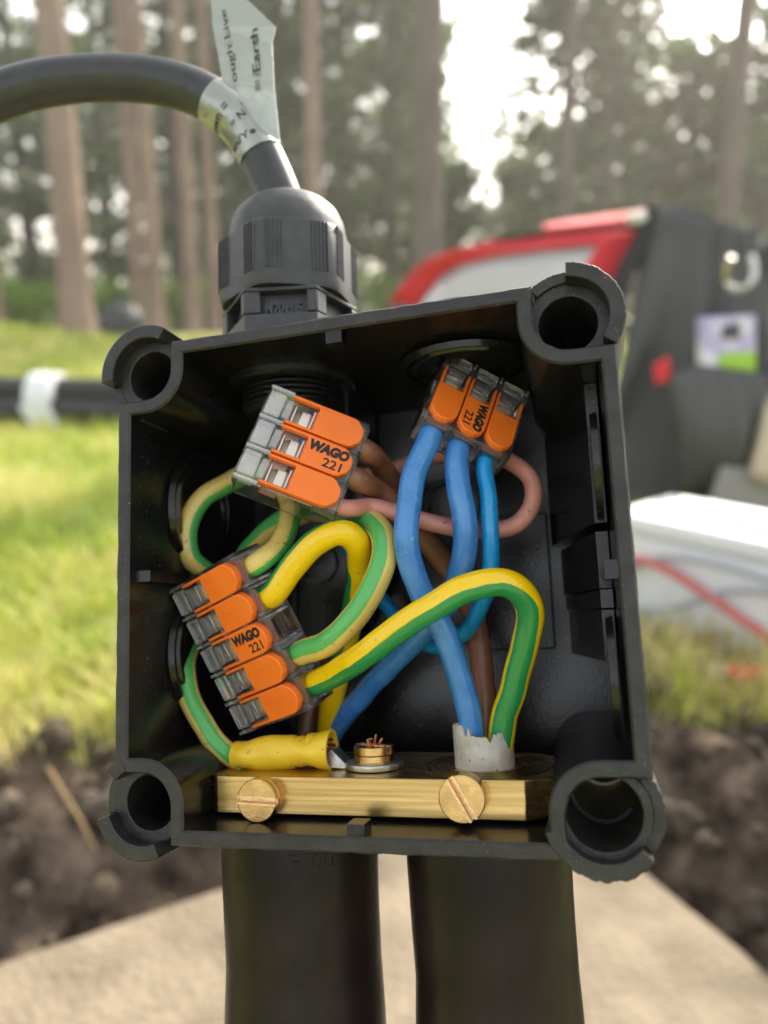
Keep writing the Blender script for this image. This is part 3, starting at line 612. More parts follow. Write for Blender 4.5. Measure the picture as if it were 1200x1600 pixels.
# grey bedding sheath with a torn top edge, part of the right cable
bm = bmesh.new(); o0 = Vector((14.7, -41, -21)); c = Vector((15.4, -31.4, -18.3)) - o0; n = 72; R1, R0 = 4.75, 4.1
ro, ri, bo = [], [], []
for k in range(n):
    a = 2 * math.pi * k / n; hh = 5.7 + .35 * math.sin(3 * a + .6) + random.uniform(-.28, .22) + (1.0 if math.cos(a - 2.6) > .75 else 0); d = Vector((math.cos(a), 0, math.sin(a)))
    if abs(((a - 2.05 + math.pi) % (2 * math.pi)) - math.pi) < .09: hh -= 1.5
    if abs(((a - 1.2 + math.pi) % (2 * math.pi)) - math.pi) < .09: hh -= .8
    bo.append(bm.verts.new(c + d * R1)); ro.append(bm.verts.new(c + d * (R1 + random.uniform(-.03, .12)) + Vector((0, hh, 0)))); ri.append((bm.verts.new(c + d * (R0 + random.uniform(-.1, .2)) + Vector((0, hh + random.uniform(-.2, .15), 0))), bm.verts.new(c + d * R0)))
for k in range(n):
    j = (k + 1) % n; bm.faces.new((bo[k], bo[j], ro[j], ro[k])); bm.faces.new((ro[k], ro[j], ri[j][0], ri[k][0])); bm.faces.new((ri[k][0], ri[j][0], ri[j][1], ri[k][1]))
bmesh.ops.recalc_face_normals(bm, faces=bm.faces); obj('bedding_sheath', bm, SHE, t2, smooth=50)

for a_ in WT: wraptext(*a_)
#BACKGROUND
# ================================================================== GROUND, SLAB, GRASS
F_ = Vector((.1426, .6374)); U_ = Vector((-.888, -.461)).normalized(); V_ = Vector((.461, -.888)).normalized(); SL = .62
def slab_sd(x, y):
    p = Vector((x, y)) - F_; a, b_ = p.dot(U_), p.dot(V_); dx, dy = max(-a, a - SL), max(-b_, b_ - SL)
    return math.hypot(max(dx, 0), max(dy, 0)) + min(max(dx, dy), 0)
from mathutils import noise as mn
def sm(a, b_, x): t = max(0, min(1, (x - a) / (b_ - a))); return t * t * (3 - 2 * t)
def gz(x, y, fine=True):
    d = slab_sd(x, y); z = -.03 + .085 * sm(.0, .1, d)
    if fine and d < .5 and d > -.02:
        k = 1 - sm(.18, .34, d)
        z += k * (.022 * mn.noise(Vector((x * 14, y * 14, 0))) + .015 * mn.noise(Vector((x * 38, y * 38, 3))) + .009 * mn.noise(Vector((x * 90, y * 90, 7))))
    z += sm(.15, 1, d) * .02 * mn.noise(Vector((x * 1.3, y * 1.3, 5)))
    r = math.hypot(x, y)
    z += sm(4, 14, r) * (.10 + .16 * mn.noise(Vector((x * .12, y * .12, 9)))) + .38 * math.exp(-((x + 5.2) / 2.0) ** 2 - ((y - 7.4) / 1.8) ** 2)
    return z
bm = bmesh.new(); rows = [-6, -3, -1.5, -.8, -.4, -.1, .05, .15]; yv = .2
while yv < 320: rows.append(yv); yv *= 1.022 if yv < 2 else 1.06
NC = 190; grid = []; cl = bm.verts.layers.float.new('soil')
for yv in rows:
    hw = max(1.1, abs(yv) * 1.3) if yv > .1 else 6 if yv < -.5 else 1.4; row = []
    for i in range(NC + 1):
        t = i / NC * 2 - 1; x = hw * t * (1 + .0 * t); v = bm.verts.new((x, yv, gz(x, yv)))
        d = slab_sd(x, yv) + .045 * mn.noise(Vector((x * 9, yv * 9, 1))) + .02 * mn.noise(Vector((x * 40, yv * 40, 1)))
        v[cl] = 1 - sm(.13, .19, d) if yv > -.5 else 0
        row.append(v)
    grid.append(row)
for a, b_ in zip(grid, grid[1:]):
    for i in range(NC): bm.faces.new((a[i], a[i + 1], b_[i + 1], b_[i]))
GM, N, Lk, b = new_mat('turf and dug soil'); b.inputs['Roughness'].default_value = .95; b.inputs['Specular IOR Level'].default_value = .15
tc = N.new('ShaderNodeTexCoord'); at_ = N.new('ShaderNodeAttribute'); at_.attribute_name = 'soil'
def nz(sc_, det=6):
    n = N.new('ShaderNodeTexNoise'); n.inputs['Scale'].default_value = sc_; n.inputs['Detail'].default_value = det; Lk.new(tc.outputs['Object'], n.inputs[0]); return n.outputs['Fac']
def ramp(inp, stops):
    r = N.new('ShaderNodeValToRGB'); e = r.color_ramp.elements
    while len(e) < len(stops): e.new(.5)
    for el, (p, c) in zip(e, stops): el.position = p; el.color = (*c, 1)
    Lk.new(inp, r.inputs[0]); return r.outputs[0]
gr = ramp(nz(4.5), [(.36, (.16, .19, .04)), (.48, (.34, .31, .1)), (.58, (.5, .42, .22))]); gr2 = ramp(nz(.5), [(.4, (.18, .28, .03)), (.65, (.36, .37, .09))])
mg = N.new('ShaderNodeMix'); mg.data_type = 'RGBA'; mg.inputs[0].default_value = .5; Lk.new(gr, mg.inputs[6]); Lk.new(gr2, mg.inputs[7])
so = ramp(nz(28, 8), [(.34, (.02, .014, .010)), (.52, (.08, .06, .045)), (.68, (.17, .13, .095))])
mx = N.new('ShaderNodeMix'); mx.data_type = 'RGBA'; Lk.new(at_.outputs['Fac'], mx.inputs[0]); Lk.new(mg.outputs[2], mx.inputs[6]); Lk.new(so, mx.inputs[7]); Lk.new(mx.outputs[2], b.inputs['Base Color'])
bp = N.new('ShaderNodeBump'); bp.inputs['Strength'].default_value = .9; bp.inputs['Distance'].default_value = .008; Lk.new(nz(70, 8), bp.inputs['Height']); Lk.new(bp.outputs[0], b.inputs['Normal'])
tag(obj('ground', bm, GM, scale=1, smooth=60, M=Matrix()), kind='structure')
SLM = mat('pale concrete paving slab', (.13, .10, .068), .85, c2=(.28, .225, .16), nscale=16, bump=.35, bscale=160, mm=False, speck=((.24, .18, .12), 90, .66), contrast=(.3, .66))
bm = bmesh.new(); q = [F_, F_ + U_ * SL, F_ + (U_ + V_) * SL, F_ + V_ * SL]; prism(bm, [tuple(v) for v in q], -.05, 0); bmesh.ops.subdivide_edges(bm, edges=bm.edges, cuts=30)
for v in bm.verts:
    v.co.x += .0016 * mn.noise(v.co * 40); v.co.y += .0016 * mn.noise(v.co * 40 + Vector((5, 5, 5)))
tag(obj('paving_slab', bm, SLM, scale=1, M=Matrix(), bevel=.003), 'pale beige concrete paving slab in a dug hollow under the black cables', 'paving slab')

def leafmat(name, cols, rough=.6, trans=.4):
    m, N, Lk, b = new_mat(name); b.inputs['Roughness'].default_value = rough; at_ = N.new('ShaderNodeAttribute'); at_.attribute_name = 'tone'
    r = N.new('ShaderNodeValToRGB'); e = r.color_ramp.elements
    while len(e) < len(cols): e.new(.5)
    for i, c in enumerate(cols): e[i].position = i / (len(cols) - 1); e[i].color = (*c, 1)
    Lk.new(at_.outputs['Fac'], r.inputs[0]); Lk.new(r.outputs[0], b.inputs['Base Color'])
    t = N.new('ShaderNodeBsdfTranslucent'); Lk.new(r.outputs[0], t.inputs[0]); mx = N.new('ShaderNodeMixShader'); mx.inputs[0].default_value = trans
    Lk.new(b.outputs[0], mx.inputs[1]); Lk.new(t.outputs[0], mx.inputs[2]); Lk.new(mx.outputs[0], N['Material Output'].inputs[0]); return m
class PM:                                 # fast mesh from raw lists with a per-face tone
    def __init__(s): s.v, s.f, s.t = [], [], []
    def build(s, name, m, parent=None, M=None):
        me = bpy.data.meshes.new(name); me.from_pydata(s.v, [], s.f); me.materials.append(m); a = me.attributes.new('tone', 'FLOAT', 'FACE'); a.data.foreach_set('value', s.t)
        o = bpy.data.objects.new(name, me); col.objects.link(o)
        if parent: o.parent = parent
        return o
GRM = leafmat('grass blades', [(.13, .22, .02), (.32, .42, .045), (.5, .54, .1), (.62, .56, .2), (.74, .64, .38)], trans=.38)
rg_ = random.Random(3); pm = PM()
def blade(x, y, z, h, wd, tone):
    a = rg_.uniform(0, 6.283); b_ = rg_.uniform(.2, 1.3); dx, dy = math.cos(a), math.sin(a); k = len(pm.v); l = rg_.uniform(-1, 1) * 1.57
    wx, wy = -dy * wd, dx * wd
    pm.v += [(x - wx, y - wy, z), (x + wx, y + wy, z), (x + dx * h * b_ * .35 - wx, y + dy * h * b_ * .35 - wy, z + h * .6), (x + dx * h * b_ * .35 + wx, y + dy * h * b_ * .35 + wy, z + h * .6), (x + dx * h * b_, y + dy * h * b_, z + h)]
    pm.f += [(k, k + 1, k + 3, k + 2), (k + 2, k + 3, k + 4)]; pm.t += [tone, tone]
cnt = 0
for i in range(90000):
    y = .33 * math.exp(rg_.random() * math.log(9 / .33)); x = rg_.uniform(-.62, .62) * (y + .3); d = slab_sd(x, y) + .04 * mn.noise(Vector((x * 9, y * 9, 1)))
    if d < .13 or (d < .2 and rg_.random() > (d - .12) / .08): continue
    n1 = mn.noise(Vector((x * 3, y * 3, 2))); dry = sm(1.6, .5, y) if y < 1.6 else 0
    tone = min(1, max(0, .38 + .6 * n1 + .35 * mn.noise(Vector((x * 16, y * 16, 8))) + rg_.gauss(0, .17) + .3 * sm(0, 1, 1 - abs(y - .75) / .55)))
    s_ = 1 if y < 2 else y / 2
    blade(x, y, gz(x, y) - .002, rg_.uniform(.015, .06) * (.6 + .9 * max(0, mn.noise(Vector((x * 22, y * 22, 4))) + .3)) * s_ ** .5, .0014 * s_, tone)
tag(pm.build('grass', GRM), kind='stuff')
# loose clods along the dug edge
CLM = mat('soil clod', (.06, .044, .032), .95, c2=(.18, .14, .1), nscale=60, bump=1, bscale=150, mm=False)
bm = bmesh.new(); rg_ = random.Random(5)
for i in range(1400):
    x, y = rg_.uniform(-.75, .75), rg_.uniform(.3, .95); d = slab_sd(x, y)
    if d < .004 or d > .2: continue
    r = rg_.choice((.003, .004, .006, .009, .014)) * rg_.uniform(.7, 1.3); k = len(bm.verts); bmesh.ops.create_icosphere(bm, subdivisions=2 if r > .008 else 1, radius=r); bm.verts.ensure_lookup_table()
    s1 = Vector((rg_.random() * 50, 0, 0))
    for v in bm.verts[k:]: v.co = v.co * (1 + .5 * mn.noise(v.co / r * 1.1 + s1)) * 1 + Vector((x, y, gz(x, y) + r * .3))
tag(obj('soil_clods', bm, CLM, scale=1, M=Matrix(), smooth=60), kind='stuff')

# ================================================================== PINES, FIRS, BUSHES
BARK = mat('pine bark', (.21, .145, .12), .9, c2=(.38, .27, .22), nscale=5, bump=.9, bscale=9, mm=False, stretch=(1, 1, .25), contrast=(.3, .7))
BARKG = mat('dark grey bark', (.09, .072, .068), .9, c2=(.15, .12, .115), nscale=5, bump=.9, bscale=9, mm=False, stretch=(1, 1, .25))  # darker, greyer bark for the firs and some of the pines
NEED = leafmat('conifer needles', [(.025, .045, .016), (.05, .09, .026), (.085, .15, .036), (.17, .26, .06)], trans=.45)
LEAFB = leafmat('bright undergrowth leaves', [(.1, .2, .02), (.2, .36, .03), (.34, .5, .06)], trans=.5)
rg_ = random.Random(11)
def leafcloud(pm, c, rad, n, size, rnd=rg_):
    for i in range(n):
        while True:
            d = Vector((rnd.uniform(-1, 1), rnd.uniform(-1, 1), rnd.uniform(-1, 1)))
            if d.length < 1: break
        p = Vector(c) + Vector((d.x * rad[0], d.y * rad[1], d.z * rad[2])); s = size * rnd.uniform(.5, 1.4)
        a = Vector((rnd.gauss(0, 1), rnd.gauss(0, 1), rnd.gauss(0, .6))).normalized(); b_ = a.cross(Vector((rnd.gauss(0, 1), rnd.gauss(0, 1), rnd.gauss(0, 1)))).normalized() * .55
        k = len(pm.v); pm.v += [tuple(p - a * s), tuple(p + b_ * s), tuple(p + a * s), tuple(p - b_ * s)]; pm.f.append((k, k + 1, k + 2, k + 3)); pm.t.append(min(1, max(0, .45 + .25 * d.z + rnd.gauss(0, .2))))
def trunk_bm(h, r, lean=0, nb=6, b0=.5):
    bm = bmesh.new(); pts = [(lean * h * t + .05 * r * math.sin(t * 9), .04 * math.sin(t * 6), h * t, 0, (1.35 if t == 0 else 1.1 if t < .05 else 1) * (1 - .75 * t)) for t in (0, .02, .06, .2, .4, .6, .8, 1)]
    tube(bm, pts, r, .5, 14)
    for i in range(nb):
        t = b0 + (1 - b0) * i / nb; a = rg_.uniform(0, 6.28); l = rg_.uniform(.5, 1.8) * (1.1 - t * .4)
        tube(bm, [(lean * h * t, 0, h * t, 0), (lean * h * t + math.cos(a) * l * .6, math.sin(a) * l * .6, h * t + l * .08, 0, .6), (lean * h * t + math.cos(a) * l, math.sin(a) * l, h * t + l * .3, 0, .2)], r * .14, .3, 6)
    return bm
def pine(px, wpx, Y, label, lean=0, bark=None, h=17, crown=True):
    p = at(px, 520, Y); z0 = gz(p.x, Y, False) - .1; r = wpx / 2 / FPX * Y * .84
    t = thing('pine_tree', label, 'tree', Matrix.Translation((p.x, Y, z0)), 'pine trees with bare trunks behind the box')
    obj('trunk', trunk_bm(h, r, lean, 9, .55), bark or BARK, t, scale=1, smooth=60)
    pm = PM()
    for i in range(16):
        tt = rg_.uniform(.66, 1.02); a = rg_.uniform(0, 6.28); l = rg_.uniform(.2, 1.7) * (1.5 - tt)*1.6
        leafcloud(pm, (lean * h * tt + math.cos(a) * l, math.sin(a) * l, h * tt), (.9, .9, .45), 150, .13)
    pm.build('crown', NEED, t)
pine(122, 58, 11, 'wide pinkish pine trunk left of the top cable gland, thickest of the left group')
pine(219, 27, 13, 'slim pine trunk touching its neighbour, left one of the close pair', .01)
pine(248, 27, 12.6, 'slim pine trunk touching its neighbour, right one of the close pair', -.004)
pine(303, 30, 13.5, 'pine trunk seen just left of the silver cable label')
pine(337, 24, 14.5, 'thin pine trunk directly behind the silver cable label', .004)
pine(494, 32, 15, 'pine trunk rising just right of the cable gland')
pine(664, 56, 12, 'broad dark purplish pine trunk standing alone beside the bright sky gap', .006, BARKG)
pine(-2, 24, 13, 'orange lit pine trunk at the far left edge', .002)
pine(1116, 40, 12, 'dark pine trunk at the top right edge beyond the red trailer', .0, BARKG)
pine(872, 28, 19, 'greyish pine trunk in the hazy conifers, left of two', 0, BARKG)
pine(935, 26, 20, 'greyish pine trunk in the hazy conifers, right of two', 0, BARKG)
def fir(px, Y, h, rad, label, n=90, per=55, size=.16, low=.04, shape=1.0):
    p = at(px, 520, Y); z0 = gz(p.x, Y, False) - .2
    t = thing('fir_tree', label, 'tree', Matrix.Translation((p.x, Y, z0)), 'dark conifers forming the wood behind')
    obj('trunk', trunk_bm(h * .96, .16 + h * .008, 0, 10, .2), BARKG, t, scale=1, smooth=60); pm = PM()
    for i in range(n):
        tt = low + (1 - low) * (i + .5) / n; a = rg_.uniform(0, 6.28); l = rad * (1 - tt ** 1.6 * shape) * math.sqrt(rg_.uniform(.05, 1)) + .1
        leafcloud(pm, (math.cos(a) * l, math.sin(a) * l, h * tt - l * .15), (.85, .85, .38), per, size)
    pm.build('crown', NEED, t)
D_ = 'dark conifer in the wood '
fir(60, 24, 13.5, 2.6, D_ + 'behind the widest pinkish trunk'); fir(-90, 22, 13, 2.6, D_ + 'at the far left edge')
fir(180, 27, 14, 2.6, D_ + 'behind the gap left of the paired trunks'); fir(285, 23, 13, 2.4, D_ + 'behind the paired trunks and the label')
fir(395, 26, 14, 2.7, D_ + 'behind the silver label and cable gland'); fir(450, 21, 12, 2.2, D_ + 'behind the top of the cable gland')
fir(540, 25, 14, 2.6, D_ + 'right of the cable gland'); fir(610, 22, 12.5, 2.3, D_ + 'left of the lone broad trunk', 100)
fir(330, 31, 15, 3, D_ + 'farthest back behind the label', 80)
fir(645, 28, 11.5, 1.6, D_ + 'touching the left side of the bright sky gap', 70); fir(700, 19, 3.9, 1.0, 'short conifer low in front of the bright sky gap', 40, 50)
fir(870, 21, 13, 1.9, 'tall hazy conifer left side of the clump above the red trailer', 120, 60); fir(960, 24, 13.5, 2.3, 'tall hazy conifer in the clump directly above the trailer corner', 110, 60)
fir(800, 25, 5.2, 1.1, 'small conifer at the foot of the bright sky gap, above the red hood', 40)
fir(1060, 20, 6.6, 2.2, 'lower conifer above the grey trailer side, under the right sky gap', 70); fir(1170, 18, 6.8, 2.4, 'lower conifer at the right edge behind the dark trunk', 70); fir(1290, 21, 9.5, 2.6, D_ + 'at the far right edge behind the trailer', 60)
def bush(px, Y, h, rad, label, m=LEAFB):
    p = at(px, 520, Y); t = thing('bush', label, 'bush', Matrix.Translation((p.x, Y, gz(p.x, Y, False) - .05)), 'bright bushes at the foot of the trees')
    bm = bmesh.new()
    for i in range(5): a = i * 1.25; tube(bm, [(0, 0, 0, 0), (math.cos(a) * rad * .4, math.sin(a) * rad * .4, h * .5, 0, .7), (math.cos(a) * rad * .7, math.sin(a) * rad * .7, h * .85, 0, .3)], .03, .2, 6)
    obj('stem', bm, BARK, t, scale=1); pm = PM()
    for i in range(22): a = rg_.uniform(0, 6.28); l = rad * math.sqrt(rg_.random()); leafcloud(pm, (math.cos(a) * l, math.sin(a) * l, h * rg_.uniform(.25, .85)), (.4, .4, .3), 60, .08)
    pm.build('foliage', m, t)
bush(45, 17, 1.25, 1.2, 'bright green bush left of the widest pine trunk'); bush(185, 18, 1.2, 1.1, 'bright green bush between the widest trunk and the pair'); bush(285, 17, 1.2, .8, 'bright green bush right of the paired pine trunks')
bush(-60, 16, 1.3, 1.3, 'bright green bush at the far left edge'); bush(370, 19, 1.3, 1.0, 'bright green bush low behind the cable gland')
bush(590, 18, 1.4, 1.2, 'green bush behind the left end of the red hood'); bush(740, 20, 1.7, 1.3, 'green bush under the bright sky gap')
# far wood closing the view between the trunks
pm = PM()
for i in range(420):
    x = rg_.uniform(-40, 42); y = rg_.uniform(36, 46); k_ = at(745, 520, 40).x
    hmax = 13 if x < k_ - 2.4 else 2.6 if x < k_ + 2.6 else 9.5 if x < 12.5 else 7
    leafcloud(pm, (x, y, hmax * math.sqrt(rg_.random())), (2, 2, 1.2), 60, .34)
tag(pm.build('far_wood', NEED), kind='stuff')

# ================================================================== THINGS ON THE GRASS
PIPE = mat('black water pipe', (.016, .017, .02), .3, mm=False); TAPE = mat('white tape', (.75, .77, .8), .5, mm=False)
G2 = 'black pipes lying on the grass at left'
ys = [(0, .045), (.10, .045), (.05, .12)]
for i, (dy, dz) in enumerate(ys):
    p0, p1, p2 = at(-260, 640, 2.95), at(90, 643, 2.75), at(560, 655, 2.6); bm = bmesh.new()
    pts = [(p.x, p.y + dy, gz(p.x, p.y + dy) + dz + .005 * math.sin(j * 2 + i), 0) for j, p in enumerate((p0, p1, p2))]
    tube(bm, pts, .047, .08, 20); tag(obj('water_pipe', bm, PIPE, scale=1, M=Matrix()), ('front black pipe of the bundle on the grass', 'rear black pipe of the bundle on the grass', 'black pipe lying on top of the other two')[i], 'pipe', G2)
p = at(64, 640, 2.72); bm = bmesh.new()
c0 = Vector((p.x, 2.80, gz(p.x, 2.8) + .075)); tube(bm, [(c0.x + x, c0.y, c0.z, 0, f) for x, f in ((-.05, 1), (-.02, 1.04), (.015, 1), (.04, 1.03))], .112, .03, 24)
for v in bm.verts: v.co.z = c0.z + (v.co.z - c0.z) * .95; v.co.y = c0.y + (v.co.y - c0.y) * .95
prism(bm, [(c0.x - .06, c0.z + .0), (c0.x + .05, c0.z + .0), (c0.x + .11, c0.z - .15), (c0.x + .03, c0.z - .16)], c0.y - .125, c0.y - .121, 'y')
tag(obj('tape_band', bm, TAPE, scale=1, M=Matrix()), 'white tape wrapped round the black pipes, loose end hanging', 'tape')
# dark sack by the trees
SACK = mat('dark blue sack', (.03, .035, .05), .6, mm=False, bump=.8, bscale=6)
p = at(190, 505, 10.5); bm = bmesh.new(); bmesh.ops.create_icosphere(bm, subdivisions=4, radius=1)
for v in bm.verts: q = v.co.copy(); v.co = Vector((q.x * .3, q.y * .25, q.z * .24)) * (1 + .22 * mn.noise(q * 2.2)); v.co.z = max(v.co.z, -.18)
for k in range(6): a = k; tube(bm, [(0, 0, .18, 0), (.03 * math.cos(a), .03 * math.sin(a), .3, 0, .7), (.09 * math.cos(a), .09 * math.sin(a), .36, 0, .4)], .03, .05, 6)
tag(obj('sack', bm, SACK, scale=1, M=Matrix.Translation((p.x, 10.5, gz(p.x, 10.5) + .2))), 'dark slumped sack on the grass beside the widest pine trunk', 'sack')

# --- red and grey trailer with a clear window
FAB = mat('dark grey canvas', (.075, .077, .08), .8, mm=False, c2=(.095, .097, .1), nscale=3, bump=.9, bscale=5)
FABD = mat('black piping', (.02, .02, .022), .7, mm=False)
REDF = mat('red canvas', (.62, .02, .035), .6, mm=False, bump=.6, bscale=6); REDB = REDF
WIN = clear('clear vinyl window', tint=(.8, .8, .82), milk=.5, rough=.2)
tr = thing('bike_trailer', 'red and dark grey fabric trailer with clear window, parked on the grass', 'trailer', Matrix.Translation(at(1000, 790, 1.75)))
tro = tr.matrix_world.translation.copy()
def sheet(name, pts3, m, thick, parent=tr, extr=None, bev=.006, subd=0, rip=0):
    bm = bmesh.new(); vs = [bm.verts.new(p - tro) for p in pts3]; f = bm.faces.new(vs); bmesh.ops.triangulate(bm, faces=[f])
    ex = bmesh.ops.extrude_face_region(bm, geom=bm.faces[:]); bmesh.ops.translate(bm, vec=extr or Vector((0, thick, 0)), verts=[v for v in ex['geom'] if isinstance(v, bmesh.types.BMVert)])
    bmesh.ops.recalc_face_normals(bm, faces=bm.faces); return obj(name, bm, m, parent, scale=1, bevel=bev)
def loft(name, A, B, m, thick=.01, nu=24, nv=8, bulge=0, parent=tr, fold=.012):
    """ruled canvas between two edge lines with a soft bulge, given real thickness"""
    bm = bmesh.new(); CA, CB = catmull([(*p, 0) for p in A], 1e9), catmull([(*p, 0) for p in B], 1e9)
    def smp(P, t):
        s = catmull([(*p, 0) for p in P], .01); i = min(int(t * (len(s) - 1)), len(s) - 2); return s[i][0].lerp(s[i + 1][0], t * (len(s) - 1) - i)
    g = []
    for i in range(nu + 1):
        a, b_ = smp(A, i / nu), smp(B, i / nu); row = []
        for j in range(nv + 1):
            t = j / nv; row.append(bm.verts.new(a.lerp(b_, t) - tro + Vector((0, -bulge * math.sin(math.pi * t) + fold * mn.noise(Vector((i * .22, j * .12, 1))), 0))))
        g.append(row)
    for i in range(nu):
        for j in range(nv): bm.faces.new((g[i][j], g[i + 1][j], g[i + 1][j + 1], g[i][j + 1]))
    o = obj(name, bm, m, parent, scale=1, smooth=60); md = o.modifiers.new('t', 'SOLIDIFY'); md.thickness = thick; md.offset = 1; return o
T0 = 1.55
# far (left) hood: edges traced at their own depth, the hood falls back to the left
topE = [at(1003, 356, T0), at(900, 362, T0 + .12), at(780, 376, T0 + .3), at(705, 392, T0 + .42), at(655, 415, T0 + .5), at(606, 472, T0 + .55)]
mid1 = [at(985, 378, T0), at(890, 388, T0 + .11), at(780, 400, T0 + .29), at(722, 412, T0 + .41), at(688, 432, T0 + .48), at(652, 478, T0 + .53)]
botE = [at(925, 640, T0 - .02), at(860, 640, T0 + .08), at(780, 640, T0 + .26), at(720, 640, T0 + .37), at(670, 640, T0 + .45), at(590, 640, T0 + .52)]
loft('red_hood', topE, mid1, REDF); loft('window', mid1, botE, WIN, .004, bulge=.02)
sheet('red_band', [at(1003, 358, T0 - .02), at(945, 366, T0 - .02), at(912, 420, T0 - .02), at(875, 500, T0 - .02), at(850, 620, T0 - .02), at(925, 620, T0 - .02), at(940, 520, T0 - .02), at(965, 430, T0 - .02)], REDF, .012)
loft('seam', [at(1008, 350, T0 - .01), at(900, 357, T0 + .11), at(780, 371, T0 + .29)], [at(1008, 358, T0 - .01), at(900, 363, T0 + .11), at(780, 377, T0 + .29)], FABD, .01, 16, 2)
loft('red_roof', [at(1010, 334, T0 + .05), at(930, 345, T0 + .35), at(850, 356, T0 + .6)], [at(1008, 350, T0), at(930, 357, T0 + .12), at(850, 364, T0 + .22)], REDF, .01, 16, 4)
loft('rear_panel', [at(590, 560, T0 + .75), at(750, 560, T0 + .72), at(930, 560, T0 + .6)], [at(600, 760, T0 + .75), at(750, 760, T0 + .72), at(930, 760, T0 + .6)], FAB, .01, 16, 4)
loft('back_window', [at(620, 440, T0 + 1.0), at(780, 392, T0 + .95), at(960, 372, T0 + .8)], [at(600, 560, T0 + .75), at(750, 560, T0 + .72), at(930, 560, T0 + .6)], FAB, .01, 16, 4)
# near side panel
loft('side_panel', [at(1012, 328, T0 - .03), at(1060, 322, T0 - .05), at(1110, 340, T0 - .1), at(1200, 372, T0 - .16), at(1330, 430, T0 - .22)], [at(905, 800, T0 - .05), at(1000, 800, T0 - .07), at(1090, 800, T0 - .11), at(1200, 800, T0 - .17), at(1330, 800, T0 - .22)], FAB, .02, 40, 20, .05, fold=.05)
loft('front_edge', [at(1012, 326, T0 - .05), at(985, 380, T0 - .05), at(955, 440, T0 - .05), at(935, 520, T0 - .05), at(910, 640, T0 - .05)], [at(1030, 330, T0 - .06), at(1010, 390, T0 - .06), at(982, 450, T0 - .06), at(965, 530, T0 - .06), at(945, 640, T0 - .06)], FABD, .012, 20, 3)
PK = T0 - .2
loft('side_pocket', [at(1042, 590, PK), at(1080, 571, PK - .01), at(1140, 575, PK - .02), at(1205, 585, PK - .02)], [at(1060, 770, PK + .03), at(1100, 776, PK - .0), at(1140, 770, PK - .0), at(1190, 720, PK)], FAB, .012, 20, 12, .04, fold=.035)
sheet('red_tab', [at(1022, 572, PK), at(1046, 556, PK), at(1050, 596, PK), at(1026, 600, PK)], REDF, .01, bev=.002)
bm = bmesh.new(); c = at(1157, 418, T0 - .24) - tro; tube(bm, [(c.x + .022 * math.cos(a), c.y + .01 * math.sin(a * 2), c.z + .034 * math.sin(a), 0) for a in [math.pi * (.85 + 1.35 * i / 14) for i in range(15)]], .0055, .006, 10); obj('pull_ring', bm, mat('steel eyelet', (.6, .58, .55), .25, 1, mm=False), tr, scale=1)
BEI = mat('beige plastic', (.55, .47, .36), .6, mm=False)
GRYP = mat('grey plastic skirt', (.3, .29, .29), .6, mm=False)
loft('lower_skirt', [at(1130, 715, PK - .03), at(1180, 735, PK - .04), at(1300, 770, PK - .06)], [at(1085, 860, PK - .03), at(1180, 870, PK - .04), at(1300, 880, PK - .06)], GRYP, .015, 12, 6)
loft('wheel_guard', [at(1195, 640, PK - .06), at(1230, 610, PK - .06), at(1300, 600, PK - .06)], [at(1172, 745, PK - .06), at(1220, 765, PK - .06), at(1300, 780, PK - .06)], BEI, .03, 12, 6)
RAG = mat('white cloth', (.75, .76, .75), .7, mm=False)
bm = bmesh.new(); c = at(995, 340, T0 - .07); bmesh.ops.create_icosphere(bm, subdivisions=3, radius=1)
for v in bm.verts: q = v.co.copy(); v.co = c + Vector((q.x * .019, q.y * .015, q.z * .011)) * (1 + .35 * mn.noise(q * 2))
tag(obj('rag', bm, RAG, scale=1, M=Matrix()), 'small crumpled white rag on the top corner of the trailer', 'rag')
PUR = mat('purple white packet', (.5, .45, .72), .35, mm=False, c2=(.8, .8, .9), nscale=18, contrast=(.45, .55)); GRNL = mat('green packet band', (.35, .62, .06), .4, mm=False)
pk = thing('packet', 'purple and white packet with a green band sticking out of the trailer pocket', 'packet', Matrix.Translation(at(1140, 560, PK - .02)))
po = pk.matrix_world.translation.copy()
def pkt(name, px0, px1, py0, py1, y0, y1, m):
    bm = bmesh.new(); a = [at(px0, py0, y0), at(px1, py0 - 4, y0), at(px1, py1, y0), at(px0, py1, y0)]; vs = [bm.verts.new(v - po) for v in a]; f = bm.faces.new(vs)
    ex = bmesh.ops.extrude_face_region(bm, geom=[f]); bmesh.ops.translate(bm, vec=(0, y1 - y0, 0), verts=[v for v in ex['geom'] if isinstance(v, bmesh.types.BMVert)]); bmesh.ops.recalc_face_normals(bm, faces=bm.faces); obj(name, bm, m, pk, scale=1, bevel=.002)
pkt('bag', 1100, 1182, 496, 640, PK - .005, PK + .03, PUR); pkt('label_band', 1124, 1182, 553, 584, PK - .009, PK - .006, GRNL); pkt('emblem', 1128, 1158, 508, 530, PK - .009, PK - .006, mat('dark emblem', (.08, .07, .12), .5, mm=False))

